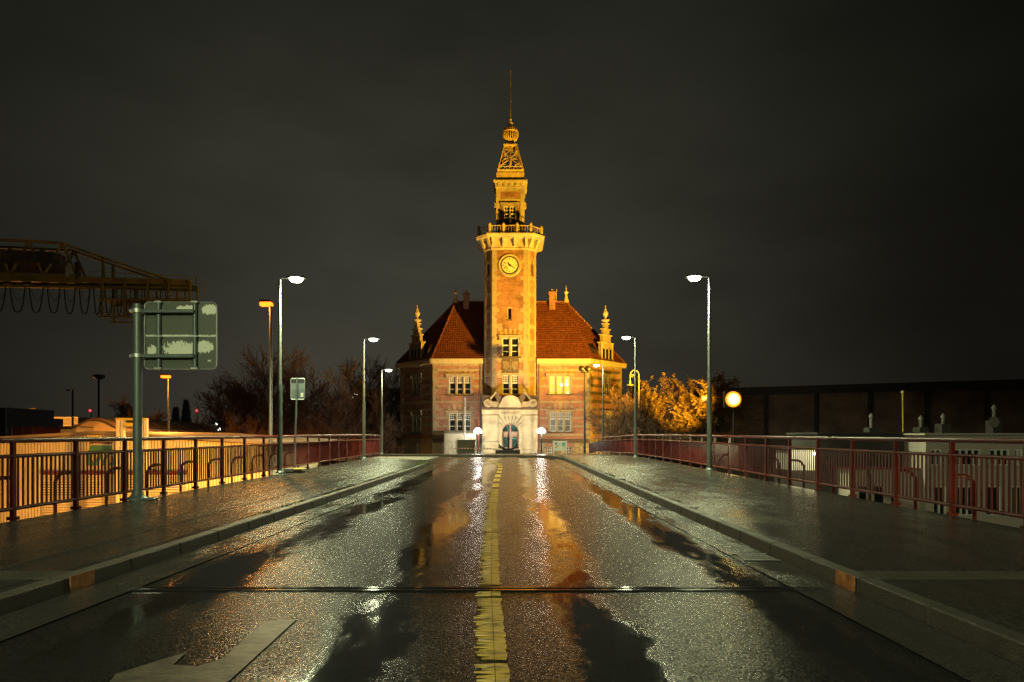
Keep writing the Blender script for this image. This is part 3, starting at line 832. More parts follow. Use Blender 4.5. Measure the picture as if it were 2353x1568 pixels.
def rounded(x0, x1, z0, z1, r, y, n=5):
    pts = []
    for cx, cz, a0 in ((x1 - r, z1 - r, 0), (x0 + r, z1 - r, 90), (x0 + r, z0 + r, 180), (x1 - r, z0 + r, 270)):
        for k in range(n + 1):
            a = R(a0 + 90 * k / n); pts.append((cx + r * math.cos(a), y, cz + r * math.sin(a)))
    return pts
px0, px1, pt, pb = 327, 490, 691, 847
x0, x1 = xz(px0, SY), xz(px1, SY); z1, z0 = zz(pt, SY), zz(pb, SY)
pxs = xz(316, SY)
bs = thing('direction_sign', 'back of a large square road sign with peeling white paint on a thick post', 'road sign', (pxs, SY, KH))
zb = road_z(SY) + KH
q = MB(); q.tube([(pxs, SY, zb), (pxs, SY, zz(699, SY))], .083, 16); q.lathe([(.2, 0), (.2, .03), (.12, .09), (.1, .16)], (pxs, SY, zb), 16)
q.build('post', M['pole_green'], bs, smooth=True)
pl_ = MB().prism(rounded(x0 - .04, x1, z0, z1, .09, SY + .16), (0, .02, 0)).build('sign_panel', M['sign_back'], bs)
# raised rim of the panel
q = MB(); rp_ = rounded(x0 - .04, x1, z0, z1, .09, SY + .155); q.tube(rp_ + [rp_[0]], .014, 6, cap=False); q.build('rim', M['alu'], pl_, smooth=True)
for px in (358, 442):
    xx = xz(px, SY)
    q = MB(); q.tube([(xx, SY + .11, z0 - .02), (xx, SY + .11, z1 + .02)], .042, 12)
    sb_ = q.build('stiffener', M['pole_green'], bs, smooth=True)
    q = MB()
    for zc in (z0 + .01, (z0 + z1) / 2 - .02, z1 - .01): q.box(xx - .07, xx + .07, SY + .06, SY + .155, zc - .02, zc + .02)
    q.build('clamp', M['alu'], sb_, bevel=.006)
for py in (715, 818):
    zc = zz(py, SY)
    q = MB(); q.box(pxs + .02, xz(445, SY), SY - .02, SY + .06, zc - .035, zc + .035)
    q.build('arm', M['pole_green'], bs, bevel=.008)
    q = MB(); q.tube([(pxs, SY, zc - .035), (pxs, SY, zc + .035)], .108, 16); q.box(pxs - .15, pxs - .1, SY - .03, SY + .03, zc - .025, zc + .025); q.build('clamp', M['alu'], bs, smooth=True)
q = MB(); q.box(x0, x1 - .02, SY + .14, SY + .158, zz(771, SY) - .012, zz(771, SY) + .012); q.build('panel_joint', M['alu'], bs)
q = MB(); c = at(473, 829, SY); q.box(c.x - .03, c.x + .03, SY + .154, SY + .159, c.z + .0, c.z + .03); q.build('sticker', M['white'], bs)
# bracket plate on the ground beside the post
q = MB(); q.box(pxs + .14, pxs + .36, SY - .1, SY + .1, zb, zb + .04); q.build('base_plate', M['galv'], bs, bevel=.01)

sy2 = 22.6
ss = thing('small_sign', 'back of a small narrow road sign tilted on a thin pole in a rubber foot', 'road sign', (xz(679, sy2), sy2, road_z(sy2) + KH))
zb = road_z(sy2) + KH
x0, x1, z1, z0 = xz(667, sy2), xz(699, sy2), zz(870, sy2), zz(918, sy2)
MB().tube([(xz(676, sy2), sy2, zb), (xz(683, sy2), sy2, z1 + .03)], .032, 10).build('pole', M['galv'], ss, smooth=True)
M['sign_grey'] = mat('grey_sign_back', (.20, .25, .27), .4, metal=.4, var=.1)
pn_ = MB().prism(rounded(x0, x1, z0, z1, .05, sy2 + .05), (0, .012, 0)).build('sign_panel', M['sign_grey'], ss)
q = MB(); rp_ = rounded(x0, x1, z0, z1, .05, sy2 + .05); q.tube(rp_ + [rp_[0]], .012, 6, cap=False); q.build('rim', M['alu'], pn_, smooth=True)
q = MB(); q.box(xz(690, sy2), xz(696, sy2), sy2 + .044, sy2 + .049, zz(913, sy2), zz(903, sy2)); q.build('sticker', M['white'], ss)
q = MB(); q.box(x0 + .02, x1 - .02, sy2 + .044, sy2 + .048, z1 - .11, z1 - .03); q.build('top_band', M['dark'], ss)
cx = xz(676, sy2)
q = MB(); q.box(cx - .38, cx + .3, sy2 - .25, sy2 + .25, zb, zb + .07).box(cx - .3, cx + .22, sy2 - .2, sy2 + .2, zb + .07, zb + .12); q.build('foot', M['rubber'], ss, bevel=.02)
q = MB(); q.box(cx + .05, cx + .36, sy2 - .28, sy2 - .02, zb + .08, zb + .15); q.build('foot_block', M['yellow_paint'], ss, bevel=.02)

# ------------------------------------------------------------------ harbour office
YF = 67.0                                    # front of the two wings
GZ = -.55
EAVE = zz(834, YF)                           # 8.67
XL0, XL1 = xz(995, YF), xz(1110, YF)
XR0, XR1 = xz(1234, YF), xz(1354, YF)
YB = 71.3
XLF, XRF = xz(920, YB), xz(1428, YB)
YRID = 70.6; ZRID = zz(695, YRID)
HO = thing('harbour_office', 'old red brick and sandstone harbour office with a tall floodlit clock tower', 'building', (0, YF, GZ))
FL = Frame((XL0, YF, 0), (1, 0, 0), (0, -1, 0)); FR_ = Frame((XR0, YF, 0), (1, 0, 0), (0, -1, 0))
dL = Vector((XL0 - XLF, YF - YB, 0)); lenL = dL.length
FLL = Frame((XLF, YB, 0), dL, (dL.y, -dL.x, 0))           # left flank, u from the far corner
dR = Vector((XRF - XR1, YB - YF, 0)); lenR = dR.length
FRR = Frame((XR1, YF, 0), dR, (dR.y, -dR.x, 0))

def wall_open(fr, u0, u1, z0, z1, ops, depth=.28):
    """wall surface with rectangular openings and their reveals"""
    m = MB()
    us = sorted({u0, u1, *[o[0] for o in ops], *[o[1] for o in ops]}); zs = sorted({z0, z1, *[o[2] for o in ops], *[o[3] for o in ops]})
    for a, b in zip(us, us[1:]):
        for c, d in zip(zs, zs[1:]):
            mu, mz = (a + b) / 2, (c + d) / 2
            if any(o[0] < mu < o[1] and o[2] < mz < o[3] for o in ops): continue
            m.face([fr.p(a, c), fr.p(b, c), fr.p(b, d), fr.p(a, d)])
    for (a, b, c, d) in ops:
        m.face([fr.p(a, c), fr.p(a, d), fr.p(a, d, -depth), fr.p(a, c, -depth)]).face([fr.p(b, c), fr.p(b, d), fr.p(b, d, -depth), fr.p(b, c, -depth)])
        m.face([fr.p(a, c), fr.p(b, c), fr.p(b, c, -depth), fr.p(a, c, -depth)]).face([fr.p(a, d), fr.p(b, d), fr.p(b, d, -depth), fr.p(a, d, -depth)])
        m.face([fr.p(a, c, -depth), fr.p(b, c, -depth), fr.p(b, d, -depth), fr.p(a, d, -depth)])
    return m

def u_of(fr_x0, px, Y): return xz(px, Y) - fr_x0

def window(fr, u0, u1, z0, z1, lights, panes=(3, 4), split=.64, f=.055, pane_mat='glass', mull=.13, hood=True, arch=True, depth=.2, sill=True, parent=None):
    par = parent or HO
    q = MB(); g = MB(); st = MB()
    n = lights; wl = (u1 - u0 - (n - 1) * mull) / n
    for i in range(n):
        a = u0 + i * (wl + mull); b = a + wl
        if i < n - 1: st.fbox(fr, b, b + mull, z0, z1, -depth - .02, .03)
        zs = z0 + (z1 - z0) * split
        q.fbox(fr, a, a + f, z0, z1, -depth, -depth + .06); q.fbox(fr, b - f, b, z0, z1, -depth, -depth + .06)
        q.fbox(fr, a + f, b - f, z0, z0 + f * 1.3, -depth, -depth + .06); q.fbox(fr, a + f, b - f, z1 - f, z1, -depth, -depth + .06)
        q.fbox(fr, a + f, b - f, zs - .05, zs + .05, -depth, -depth + .07)
        zm = z0 + (zs - z0) * .47
        q.fbox(fr, a + f, b - f, zm - .02, zm + .02, -depth, -depth + .05)
        if panes:
            for k in range(1, panes[0]):
                uu = a + f + (b - a - 2 * f) * k / panes[0]; q.fbox(fr, uu - .018, uu + .018, zs + .05, z1 - f, -depth, -depth + .045)
            for k in range(1, panes[1]):
                zk = zs + .05 + (z1 - f - zs - .05) * k / panes[1]; q.fbox(fr, a + f, b - f, zk - .018, zk + .018, -depth, -depth + .043)
        g.fbox(fr, a + .02, b - .02, z0 + .02, z1 - .02, -depth - .02, -depth + .008)
    w = q.build('window', M['white'], par)
    g.build('pane', E['room'] if pane_mat == 'room' else M[pane_mat], w)
    if n > 1 or hood:
        if hood:
            st.fbox(fr, u0 - .22, u1 + .22, z1, z1 + .17, -.05, .07)
            st.fbox(fr, u0 - .16, u0, z0, z1, -.05, .04); st.fbox(fr, u1, u1 + .16, z0, z1, -.05, .04)
        st.build('surround', M['stone'], w)
    if hood:
        h = MB(); h.fbox(fr, u0 - .38, u1 + .38, z1 + .17, z1 + .29, 0, .24); h.fbox(fr, u0 - .34, u0 - .18, z1 - .2, z1 + .17, 0, .14).fbox(fr, u1 + .18, u1 + .34, z1 - .2, z1 + .17, 0, .14)
        h.build('hood_mould', M['stone'], w)
    if sill:
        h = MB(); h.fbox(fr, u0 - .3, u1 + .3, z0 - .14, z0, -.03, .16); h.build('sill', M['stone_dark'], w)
    if arch:
        v = MB(); uc = (u0 + u1) / 2; hw = (u1 - u0) / 2 + .3; zb_ = z1 + .29; nn = 9
        for k in range(nn):
            if k % 2: continue
            t0, t1 = k / nn * 2 - 1, (k + 1) / nn * 2 - 1
            top = lambda t: zb_ + .62 * math.sqrt(max(0, 1 - (t * .92) ** 2)) + .04
            a0, a1 = uc + t0 * hw * .82, uc + t1 * hw * .82
            v.prism([fr.p(a0, zb_, 0), fr.p(a1, zb_, 0), fr.p(uc + t1 * hw, top(t1), 0), fr.p(uc + t0 * hw, top(t0), 0)], fr.n * .03)
        v.build('relieving_arch', M['stone'], w)
    return w

# window openings (front)
def op(fr, x0px, x1px, ytop, ybot, Y=YF):
    ox = fr.o.x
    return (xz(x0px, Y) - ox, xz(x1px, Y) - ox, zz(ybot, Y), zz(ytop, Y))
WLU = op(FL, 1032.5, 1081.5, 866, 907); WLL = op(FL, 1032.5, 1081.5, 950, 993)
WRU = op(FR_, 1263, 1311, 865.5, 906); WRL = op(FR_, 1264, 1311.5, 948.5, 992)
wall_open(FL, 0, XL1 - XL0, GZ, EAVE, [WLU, WLL]).build('wall', M['brick'], HO)
CB = op(FR_, 1258, 1316, 1026, 1046)      # cellar windows
CB1 = (xz(1258, YF) - XR0, xz(1268, YF) - XR0, GZ + .2, zz(1027, YF)); CB2 = (xz(1302, YF) - XR0, xz(1313, YF) - XR0, GZ + .2, zz(1027, YF))
wall_open(FR_, 0, XR1 - XR0, GZ, EAVE, [WRU, WRL, CB1, CB2]).build('wall', M['brick'], HO)
window(FL, *WLU, 3, (3, 4), .66); window(FL, *WLL, 3, (3, 3), .66)
window(FR_, *WRU, 3, (3, 3), .62, pane_mat='room'); window(FR_, *WRL, 3, (3, 3), .66, pane_mat='glass_blind')
for c_ in (CB1, CB2): window(FR_, *c_, 2, None, .6, hood=False, arch=False, sill=False, mull=.04)
# glowing lamps inside the lit room, just behind the window panes
rb_ = MB()
for px, py, r in ((1291, 884, .16), (1302.5, 883, .16), (1302, 875, .10), (1305, 902, .07)):
    c = at(px, py, YF); rb_.lathe([(.01, -.02), (r * .8, -.015), (r, 0), (r * .8, .012)], (c.x, YF + .18, c.z), 10, 'y')
lw = [o for o in HO.children if o.name.startswith('window')][2]
rb_.build('ceiling_lamp', E['bulb'], lw)

# flanks with slim windows
WFL = [(lenL * .40, lenL * .62, zz(908, 69.2), zz(866, 69.2)), (lenL * .40, lenL * .62, zz(994, 69.2), zz(950, 69.2)), (lenL * .42, lenL * .56, zz(1044, 69.2), zz(1019, 69.2))]
wall_open(FLL, 0, lenL, GZ - .8, EAVE, WFL).build('wall', M['brick'], HO)
WFR = [(lenR * .40, lenR * .62, zz(908, 69.2), zz(866, 69.2)), (lenR * .40, lenR * .62, zz(994, 69.2), zz(950, 69.2))]
wall_open(FRR, 0, lenR, GZ - .8, EAVE, WFR).build('wall', M['brick'], HO)
for o_ in WFL[:2]: window(FLL, *o_, 2, (3, 3), .66, arch=False)
window(FLL, *WFL[2], 2, None, .6, hood=False, arch=False, sill=False)
for o_ in WFR: window(FRR, *o_, 2, (3, 3), .66, arch=False)
# body behind
YBK = 82
q = MB()
for (a, b) in (((XLF, YB), (XLF, YBK)), ((XLF, YBK), (XRF, YBK)), ((XRF, YBK), (XRF, YB))):
    q.face([(a[0], a[1], GZ - .8), (b[0], b[1], GZ - .8), (b[0], b[1], EAVE), (a[0], a[1], EAVE)])
q.build('wall', M['brick'], HO)

# plinth, stone bands and quoins
def bands(fr, u0, u1, zs, h, wins, d=.02, mat_='stone', gap=.0, name='stone_band', rng_=None):
    for z in zs:
        q = MB(); segs = [(u0, u1)]
        for (a, b, c, e_) in wins:
            if z + h > c - .16 and z < e_ + .3:
                segs = [s for (p, r) in segs for s in ((p, min(r, a - .17)), (max(p, b + .17), r)) if s[1] - s[0] > .1]
        for (a, b) in segs:
            q.fbox(fr, a, b, z, z + h, -.01, d)
            q.build(name, M[mat_], HO); q = MB()
zs_f = [zz(y_, YF) for y_ in (853 , 872, 890, 926, 944, 963, 982, 1002)]
rngq = random.Random(3)
for fr, w_, wins in ((FL, XL1 - XL0, [WLU, WLL]), (FR_, XR1 - XR0, [WRU, WRL])):
    bands(fr, 0, w_, zs_f, .20, wins, d=.025)
    q = MB(); q.fbox(fr, 0, w_, zz(1018, YF), zz(1009, YF), -.01, .06); q.build('plinth_moulding', M['stone_dark'], HO)
# rubble plinth on the right, ashlar on the left
def rubble_mat():
    m, N, L, P = nodes_of('rubble_stone')
    g, uv = wall_u(N, L)
    v1 = N.new('ShaderNodeTexVoronoi'); v1.feature = 'DISTANCE_TO_EDGE'; v1.inputs['Scale'].default_value = 2.4; L.new(uv, v1.inputs['Vector'])
    v2 = N.new('ShaderNodeTexVoronoi'); v2.inputs['Scale'].default_value = 2.4; L.new(uv, v2.inputs['Vector'])
    r = N.new('ShaderNodeMapRange'); r.inputs['From Max'].default_value = .06; L.new(v1.outputs['Distance'], r.inputs[0])
    hs = N.new('ShaderNodeMix'); hs.data_type = 'RGBA'; hs.inputs[6].default_value = (.30, .24, .14, 1); hs.inputs[7].default_value = (.46, .38, .23, 1)
    sx = N.new('ShaderNodeSeparateXYZ'); L.new(v2.outputs['Color'], sx.inputs[0]); L.new(sx.outputs[0], hs.inputs[0])
    mx = N.new('ShaderNodeMix'); mx.data_type = 'RGBA'; mx.inputs[6].default_value = (.09, .07, .04, 1)
    L.new(r.outputs[0], mx.inputs[0]); L.new(hs.outputs[2], mx.inputs[7]); L.new(mx.outputs[2], P.inputs['Base Color'])
    P.inputs['Roughness'].default_value = .9
    b = N.new('ShaderNodeBump'); b.inputs['Strength'].default_value = .8; b.inputs['Distance'].default_value = .04
    L.new(r.outputs[0], b.inputs['Height']); L.new(b.outputs[0], P.inputs['Normal'])
    return m
M['rubble'] = rubble_mat()
q = MB()
for (a, b) in ((0, CB1[0] - .12), (CB1[1] + .12, CB2[0] - .12), (CB2[1] + .12, XR1 - XR0)): q.fbox(FR_, a, b, GZ, zz(1018, YF), -.01, .05)
q.build('plinth', M['rubble'], HO)
q = MB(); q.fbox(FL, 0, XL1 - XL0, GZ, zz(1018, YF), -.01, .05); q.build('plinth', M['stone'], HO)
for fr, ln in ((FLL, lenL), (FRR, lenR)):
    q = MB(); q.fbox(fr, 0, ln, GZ - .8, zz(1018, YF), -.01, .05) if fr is FRR else [q.fbox(fr, a, b, GZ - .8, zz(1018, YF), -.01, .05) for a, b in ((0, WFL[2][0] - .1), (WFL[2][1] + .1, ln))]
    q.build('plinth', M['stone'], HO)
    q = MB(); q.fbox(fr, 0, ln, zz(1018, YF), zz(1009, YF), -.01, .08); q.build('plinth_moulding', M['stone'], HO)
    bands(fr, 0, ln, [zz(y_, YF) for y_ in (853, 871, 889, 907, 926, 944, 962, 980, 998)], .30, WFL[:2] if fr is FLL else WFR, d=.025, mat_='stone' if fr is FLL else 'stone_dark')
    q = MB(); q.fbox(fr, 0, ln, EAVE - .32, EAVE - .1, -.01, .05); q.build('frieze', M['stone'], HO)
for fr, w_ in ((FL, XL1 - XL0), (FR_, XR1 - XR0)):
    q = MB(); q.fbox(fr, 0, w_, EAVE - .30, EAVE - .1, -.01, .05); q.build('frieze', M['stone'], HO)
# corner quoins, alternately long and short
def quoins(fr, u, sgn, z0, z1, h=.42, short=.26, long_=.52, d=.035, name='quoin', mat_='stone'):
    z = z0; i = 0; q = MB()
    while z < z1 - .1:
        w = long_ if i % 2 else short
        q.fbox(fr, min(u, u + sgn * w), max(u, u + sgn * w), z + .004, min(z + h, z1) - .004, -.01, d + .003 * (i % 3)); z += h; i += 1
    return q.build(name, M[mat_], HO)
PZ = zz(1009, YF)
quoins(FL, 0, 1, PZ, EAVE - .32); quoins(FR_, XR1 - XR0, -1, PZ, EAVE - .32)
quoins(FLL, lenL, -1, PZ, EAVE - .34); quoins(FRR, 0, 1, PZ, EAVE - .34)
quoins(FLL, 0, 1, PZ, EAVE - .34); quoins(FRR, lenR, -1, PZ, EAVE - .34)

# eaves gutter boxes
def gutter(fr, a, b, dz=0):
    q = MB(); q.fbox(fr, a, b, EAVE + .02, EAVE + .36, .04, .42); q.fbox(fr, a, b, EAVE - .1, EAVE + .02, -.02, .34)
    return q.build('eaves_gutter', M['gutter'], HO)
gutter(FL, -.12, XL1 - XL0 + .02); gutter(FR_, -.02, XR1 - XR0 + .12)
gutter(FLL, -.35, lenL + .1); gutter(FRR, -.1, lenR + .35)

# tiled roof in rows
def roof_rows(m, a, b, c, d, rows, lift=.085):
    """a,b eave points; c above b, d above a"""
    a, b, c, d = map(Vector, (a, b, c, d))
    n = (b - a).cross(d - a)
    if n.length < 1e-6: n = (b - a).cross(c - a)
    n.normalize()
    if n.z < 0: n = -n
    for i in range(rows):
        t0, t1 = i / rows, (i + 1) / rows
        p, q = a.lerp(d, t0), b.lerp(c, t0); r, s = b.lerp(c, t1), a.lerp(d, t1)
        m.face([p + n * lift, q + n * lift, r, s])
        m.face([p, q, q + n * lift, p + n * lift])
def tile_rib_mat():
    m = M['tile']; N = m.node_tree.nodes; L = m.node_tree.links; P = N['Principled BSDF']
    g = N.new('ShaderNodeNewGeometry'); cr = N.new('ShaderNodeVectorMath'); cr.operation = 'CROSS_PRODUCT'; cr.inputs[0].default_value = (0, 0, 1)
    L.new(g.outputs['True Normal'], cr.inputs[1]); nm = N.new('ShaderNodeVectorMath'); nm.operation = 'NORMALIZE'; L.new(cr.outputs[0], nm.inputs[0])
    dt = N.new('ShaderNodeVectorMath'); dt.operation = 'DOT_PRODUCT'; L.new(nm.outputs[0], dt.inputs[0]); L.new(g.outputs['Position'], dt.inputs[1])
    s = math_node(N, L, 'SINE', math_node(N, L, 'MULTIPLY', dt.outputs['Value'], 2 * PI / .22))
    b = N.new('ShaderNodeBump'); b.inputs['Strength'].default_value = .35; b.inputs['Distance'].default_value = .03
    L.new(s, b.inputs['Height']); L.new(b.outputs[0], P.inputs['Normal'])
tile_rib_mat()
ez = EAVE + .36
AL = Vector((xz(1047, YRID), YRID, ZRID)); AR = Vector((xz(1301, YRID), YRID, ZRID))
o_ = .3
EL = FL.p(0, ez, o_) + Vector((-.1, 0, 0)); ER = FR_.p(XR1 - XR0, ez, o_) + Vector((.1, 0, 0))
ELF = FLL.p(-.25, ez, o_); ERF = FRR.p(lenR + .25, ez, o_)
AL2 = AL + Vector((0, 6, 0)); AR2 = AR + Vector((0, 6, 0))
rf = MB()
mid = 0.0
roof_rows(rf, EL, Vector((XL1 + .3, EL.y, ez)), Vector((XL1 + .3, YRID, ZRID)), AL, 31)
roof_rows(rf, Vector((XR0 - .3, ER.y, ez)), ER, AR, Vector((XR0 - .3, YRID, ZRID)), 31)
roof_rows(rf, ELF, EL, AL, AL + Vector((-.02, .05, 0)), 31)
roof_rows(rf, ER, ERF, AR + Vector((.02, .05, 0)), AR, 31)
BL, BR = Vector((XLF - .3, YBK + .3, ez)), Vector((XRF + .3, YBK + .3, ez))
roof_rows(rf, BL, ELF, AL, AL2, 31); roof_rows(rf, ERF, BR, AR2, AR, 31)
roof_rows(rf, BR, BL, AL2, AR2, 31)
rf.face([AL, AR, AR2, AL2])
roof = rf.build('roof', M['tile'], HO, fix=False)
q = MB()
for a, b in ((EL, AL), (ER, AR), (AL, Vector((XL1, YRID, ZRID))), (Vector((XR0, YRID, ZRID)), AR), (ELF, AL), (ERF, AR)):
    MB().tube([a + Vector((0, 0, .06)), b + Vector((0, 0, .06))], .10, 8).build('ridge_tiles', M['tile'], roof)
# skylights on the flank slopes
for (e0, e1, ap_) in ((ELF, EL, AL), (ER, ERF, AR)):
    q = MB(); pu = lambda s, t: e0.lerp(e1, s).lerp(ap_, t)
    n = (e1 - e0).cross(ap_ - e0).normalized(); n = n if n.z > 0 else -n
    s0, s1 = (.70, .86) if e0 is ELF else (.14, .30)
    q.prism([pu(s0, .10) + n * .03, pu(s1, .10) + n * .03, pu(s1, .26) + n * .03, pu(s0, .26) + n * .03], n * .1); q.build('skylight', M['glass'], roof)

# stepped dormer gables on the flanks
def dormer(fr, uc, mirror):
    d0 = .12
    g = MB(); wd = 1.02; zb_ = EAVE + .05
    steps = [(wd, 2.15), (.72, 2.95), (.46, 3.55), (.24, 4.1)]
    poly = [fr.p(uc - wd, zb_, d0)]
    zc = zb_
    left = []; right = []
    for w, h in steps:
        left += [(uc - w, zc), (uc - w, zb_ + h)]; right += [(uc + w, zc), (uc + w, zb_ + h)]; zc = zb_ + h
    pts = left + list(reversed(right))
    g.prism([fr.p(u, z, d0) for u, z in pts], fr.n * -.34)
    gb = g.build('dormer_gable', M['stone'], HO)
    c = MB()
    zc = zb_
    for w, h in steps:
        c.fbox(fr, uc - w - .12, uc + w + .12, zb_ + h - .05, zb_ + h + .07, d0 - .42, d0 + .1)
    c.fbox(fr, uc - wd - .15, uc + wd + .15, zb_ - .2, zb_ + .02, d0 - .3, d0 + .2)
    for s in (-1, 1):
        c.fbox(fr, uc + s * .95 - .1, uc + s * .95 + .1, zb_, zb_ + 2.1, d0, d0 + .08); c.fbox(fr, uc + s * .3 - .07, uc + s * .3 + .07, zb_, zb_ + 1.6, d0, d0 + .06)
    c.build('gable_moulding', M['stone_clean'], gb)
    w = MB()
    for s in (-1, 0, 1): w.fbox(fr, uc + s * .6 - .2, uc + s * .6 + .2, zb_ + .1, zb_ + 1.55, d0 + .005, d0 + .02)
    w.build('pane', M['glass'], gb)
    f = MB(); b = fr.p(uc, zb_ + 4.15, d0 - .17)
    f.lathe([(.14, 0), (.16, .1), (.42, .3), (.44, .36), (.14, .42), (.09, .6), (.13, .68), (.26, .85), (.29, 1.0), (.24, 1.2), (.10, 1.35), (.12, 1.42), (.05, 1.5), (.03, 1.85)], b, 14)
    f.build('finial', M['stone_clean'], gb, smooth=True)
    r = MB(); back = 4.0
    hr = 3.1
    roof_rows(r, fr.p(uc - .95, zb_ + 1.2, d0 - .3), fr.p(uc - .95, zb_ + 1.2, d0 - back), fr.p(uc, zb_ + hr, d0 - back), fr.p(uc, zb_ + hr, d0 - .3), 7)
    roof_rows(r, fr.p(uc + .95, zb_ + 1.2, d0 - back), fr.p(uc + .95, zb_ + 1.2, d0 - .3), fr.p(uc, zb_ + hr, d0 - .3), fr.p(uc, zb_ + hr, d0 - back), 7)
    for s in (-1, 1): r.face([fr.p(uc + s * .93, zb_, d0 - .3), fr.p(uc + s * .93, zb_, d0 - 1.6), fr.p(uc + s * .93, zb_ + 1.25, d0 - 1.6), fr.p(uc + s * .93, zb_ + 1.25, d0 - .3)])
    r.build('dormer_roof', M['tile'], gb, fix=False)
dormer(FLL, lenL * .52, -1); dormer(FRR, lenR * .50, 1)

# ridge finials and chimneys
for ap_ in (AL, AR):
    f = MB(); f.lathe([(.3, -.1), (.2, .3), (.09, .75), (.13, .8), (.22, .92), (.23, 1.0), (.10, 1.1), (.05, 1.2), (.02, 1.65)], ap_ + Vector((0, 0, .05)), 12)
    f.build('roof_finial', M['gold'], HO, smooth=True)
for px0, px1, pt in ((1063.5, 1079.5, 674), (1260, 1277, 672)):
    Yc = 70.4; x0, x1 = xz(px0, Yc), xz(px1, Yc); zt = zz(pt, Yc)
    q = MB(); q.box(x0 + .08, x1 - .08, Yc - .36, Yc + .36, ZRID - 1.2, zt - .3); q.box(x0, x1, Yc - .44, Yc + .44, zt - .3, zt - .12).box(x0 + .05, x1 - .05, Yc - .4, Yc + .4, zt - .12, zt)
    ch = q.build('chimney', M['brick'], roof)
    q = MB(); q.tube([(x1 + .02, Yc - .3, zt - 1.0), (x1 + .06, Yc - .3, zt + .25)], .03, 6); q.tube([((x0 + x1) / 2, Yc, zt), ((x0 + x1) / 2, Yc, zt + .3)], [.14, .08], 8)
    q.build('chimney_pot', M['gold'], roof)
# downpipes
for px in (1104.5, 1239):
    q = MB(); xx = xz(px, YF); q.tube([(xx, YF - .08, GZ), (xx, YF - .08, EAVE)], .055, 8)
    for k in range(5): q.tube([(xx, YF - .08, GZ + 1 + k * 1.8), (xx, YF - .08, GZ + 1.06 + k * 1.8)], .075, 8)
    q.build('downpipe', M['lead'], HO, smooth=True)

# ------------------------------------------------------------------ the tower
YT = 66.0
TX0, TX1 = xz(1112, YT), xz(1232, YT); TC = (TX0 + TX1) / 2; CH = .80
TW = (TX1 - TX0) / 2
ZTOP = zz(571, YT)
FT = Frame((TX0 + CH, YT, 0), (1, 0, 0), (0, -1, 0)); WT = 2 * (TW - CH)
FTL = Frame((TX0, YT + CH, 0), (1, -1, 0), (-1, -1, 0)); FTR = Frame((TX1 - CH, YT, 0), (1, 1, 0), (1, -1, 0)); WC = CH * math.sqrt(2)
def topf(px0, px1, yt, yb): return (xz(px0, YT) - FT.o.x, xz(px1, YT) - FT.o.x, zz(yb, YT), zz(yt, YT))
W3 = topf(1154.5, 1191, 777.5, 820); W2 = topf(1155, 1191, 863, 906)
SL = topf(1167.5, 1175, 709, 734)
SLL = (WC * .38, WC * .62, zz(630, YT), zz(598, YT))
ops = [W2, W3, SL]
wall_open(FT, 0, WT, GZ, ZTOP, ops).build('tower_wall', M['brick_pale'], HO)
wall_open(FTL, 0, WC, GZ, ZTOP, [SLL]).build('tower_wall', M['brick_pale'], HO)
wall_open(FTR, 0, WC, GZ, ZTOP, [SLL]).build('tower_wall', M['brick_pale'], HO)
q = MB()
yb = YT + 2 * TW
for a, b in (((TX0, YT + CH), (TX0, yb - CH)), ((TX0, yb - CH), (TX0 + CH, yb)), ((TX0 + CH, yb), (TX1 - CH, yb)), ((TX1 - CH, yb), (TX1, yb - CH)), ((TX1, yb - CH), (TX1, YT + CH))):
    q.face([(a[0], a[1], GZ), (b[0], b[1], GZ), (b[0], b[1], ZTOP), (a[0], a[1], ZTOP)])
q.build('tower_wall', M['brick_pale'], HO)
window(FT, *W3, 2, None, .62, mull=.2, hood=True, arch=True)
window(FT, *W2, 2, (4, 3), .60, mull=.2, hood=False, arch=False, sill=False)
sw = MB(); sw.fbox(FT, SL[0] + .03, SL[1] - .03, SL[2] + .03, SL[3] - .03, -.26, -.2); wsl = sw.build('slit_window', M['glass'], HO)
q = MB(); q.fbox(FT, SL[0] - .07, SL[0], SL[2], SL[3], -.2, .03); q.fbox(FT, SL[0] - .07, SL[1] + .05, SL[3], SL[3] + .1, -.05, .03); q.build('surround', M['stone_clean'], wsl)
q = MB(); q.fbox(FT, SL[0] - .1, SL[1] + .1, SL[2] - .14, SL[2], -.05, .06); q.build('sill', M['stone_dark'], wsl)
for fr in (FTL, FTR):
    sw = MB(); sw.fbox(fr, SLL[0] + .02, SLL[1] - .02, SLL[2], SLL[3], -.26, -.2); wsl = sw.build('slit_window', M['glass'], HO)
    q = MB(); q.fbox(fr, SLL[0] - .06, SLL[0], SLL[2], SLL[3], -.2, .03); q.build('surround', M['stone_clean'], wsl)
# tower corner dressings
for fr, wid in ((FT, WT), (FTL, WC), (FTR, WC)):
    for u, s in ((0, 1), (wid, -1)):
        q = MB(); z = zz(940, YT); i = 0; rq = random.Random(int(u * 10) + 7)
        while z < ZTOP - .05:
            h = .39; w = (.26 if wid < 2 else .44) + (.0 if wid < 2 else (.26 if i % 4 == 0 else 0))
            if wid < 2 and i % 4 == 0: w = .5
            q.fbox(fr, min(u, u + s * w), max(u, u + s * w), z + .004, min(z + h, ZTOP) - .004, -.01, .03 + .004 * rq.random()); z += h; i += 1
        q.build('tower_quoin', M['stone'], HO)
# stone courses beside the lower windows
z = zz(940, YT); i = 0
while z < zz(760, YT):
    for (a, b) in ((.44, W2[0] - .55), (W2[1] + .55, WT - .44)): MB().fbox(FT, a, b, z, z + .16, -.01, .026).build('stone_band', M['stone'], HO)
    for (a, b) in ((W2[0] - .42, W2[0] - .02), (W2[1] + .02, W2[1] + .42)):
        if i % 2 == 0: MB().fbox(FT, a, b, z, z + .75, -.01, .03).build('stone_block', M['stone'], HO)
    z += .75; i += 1
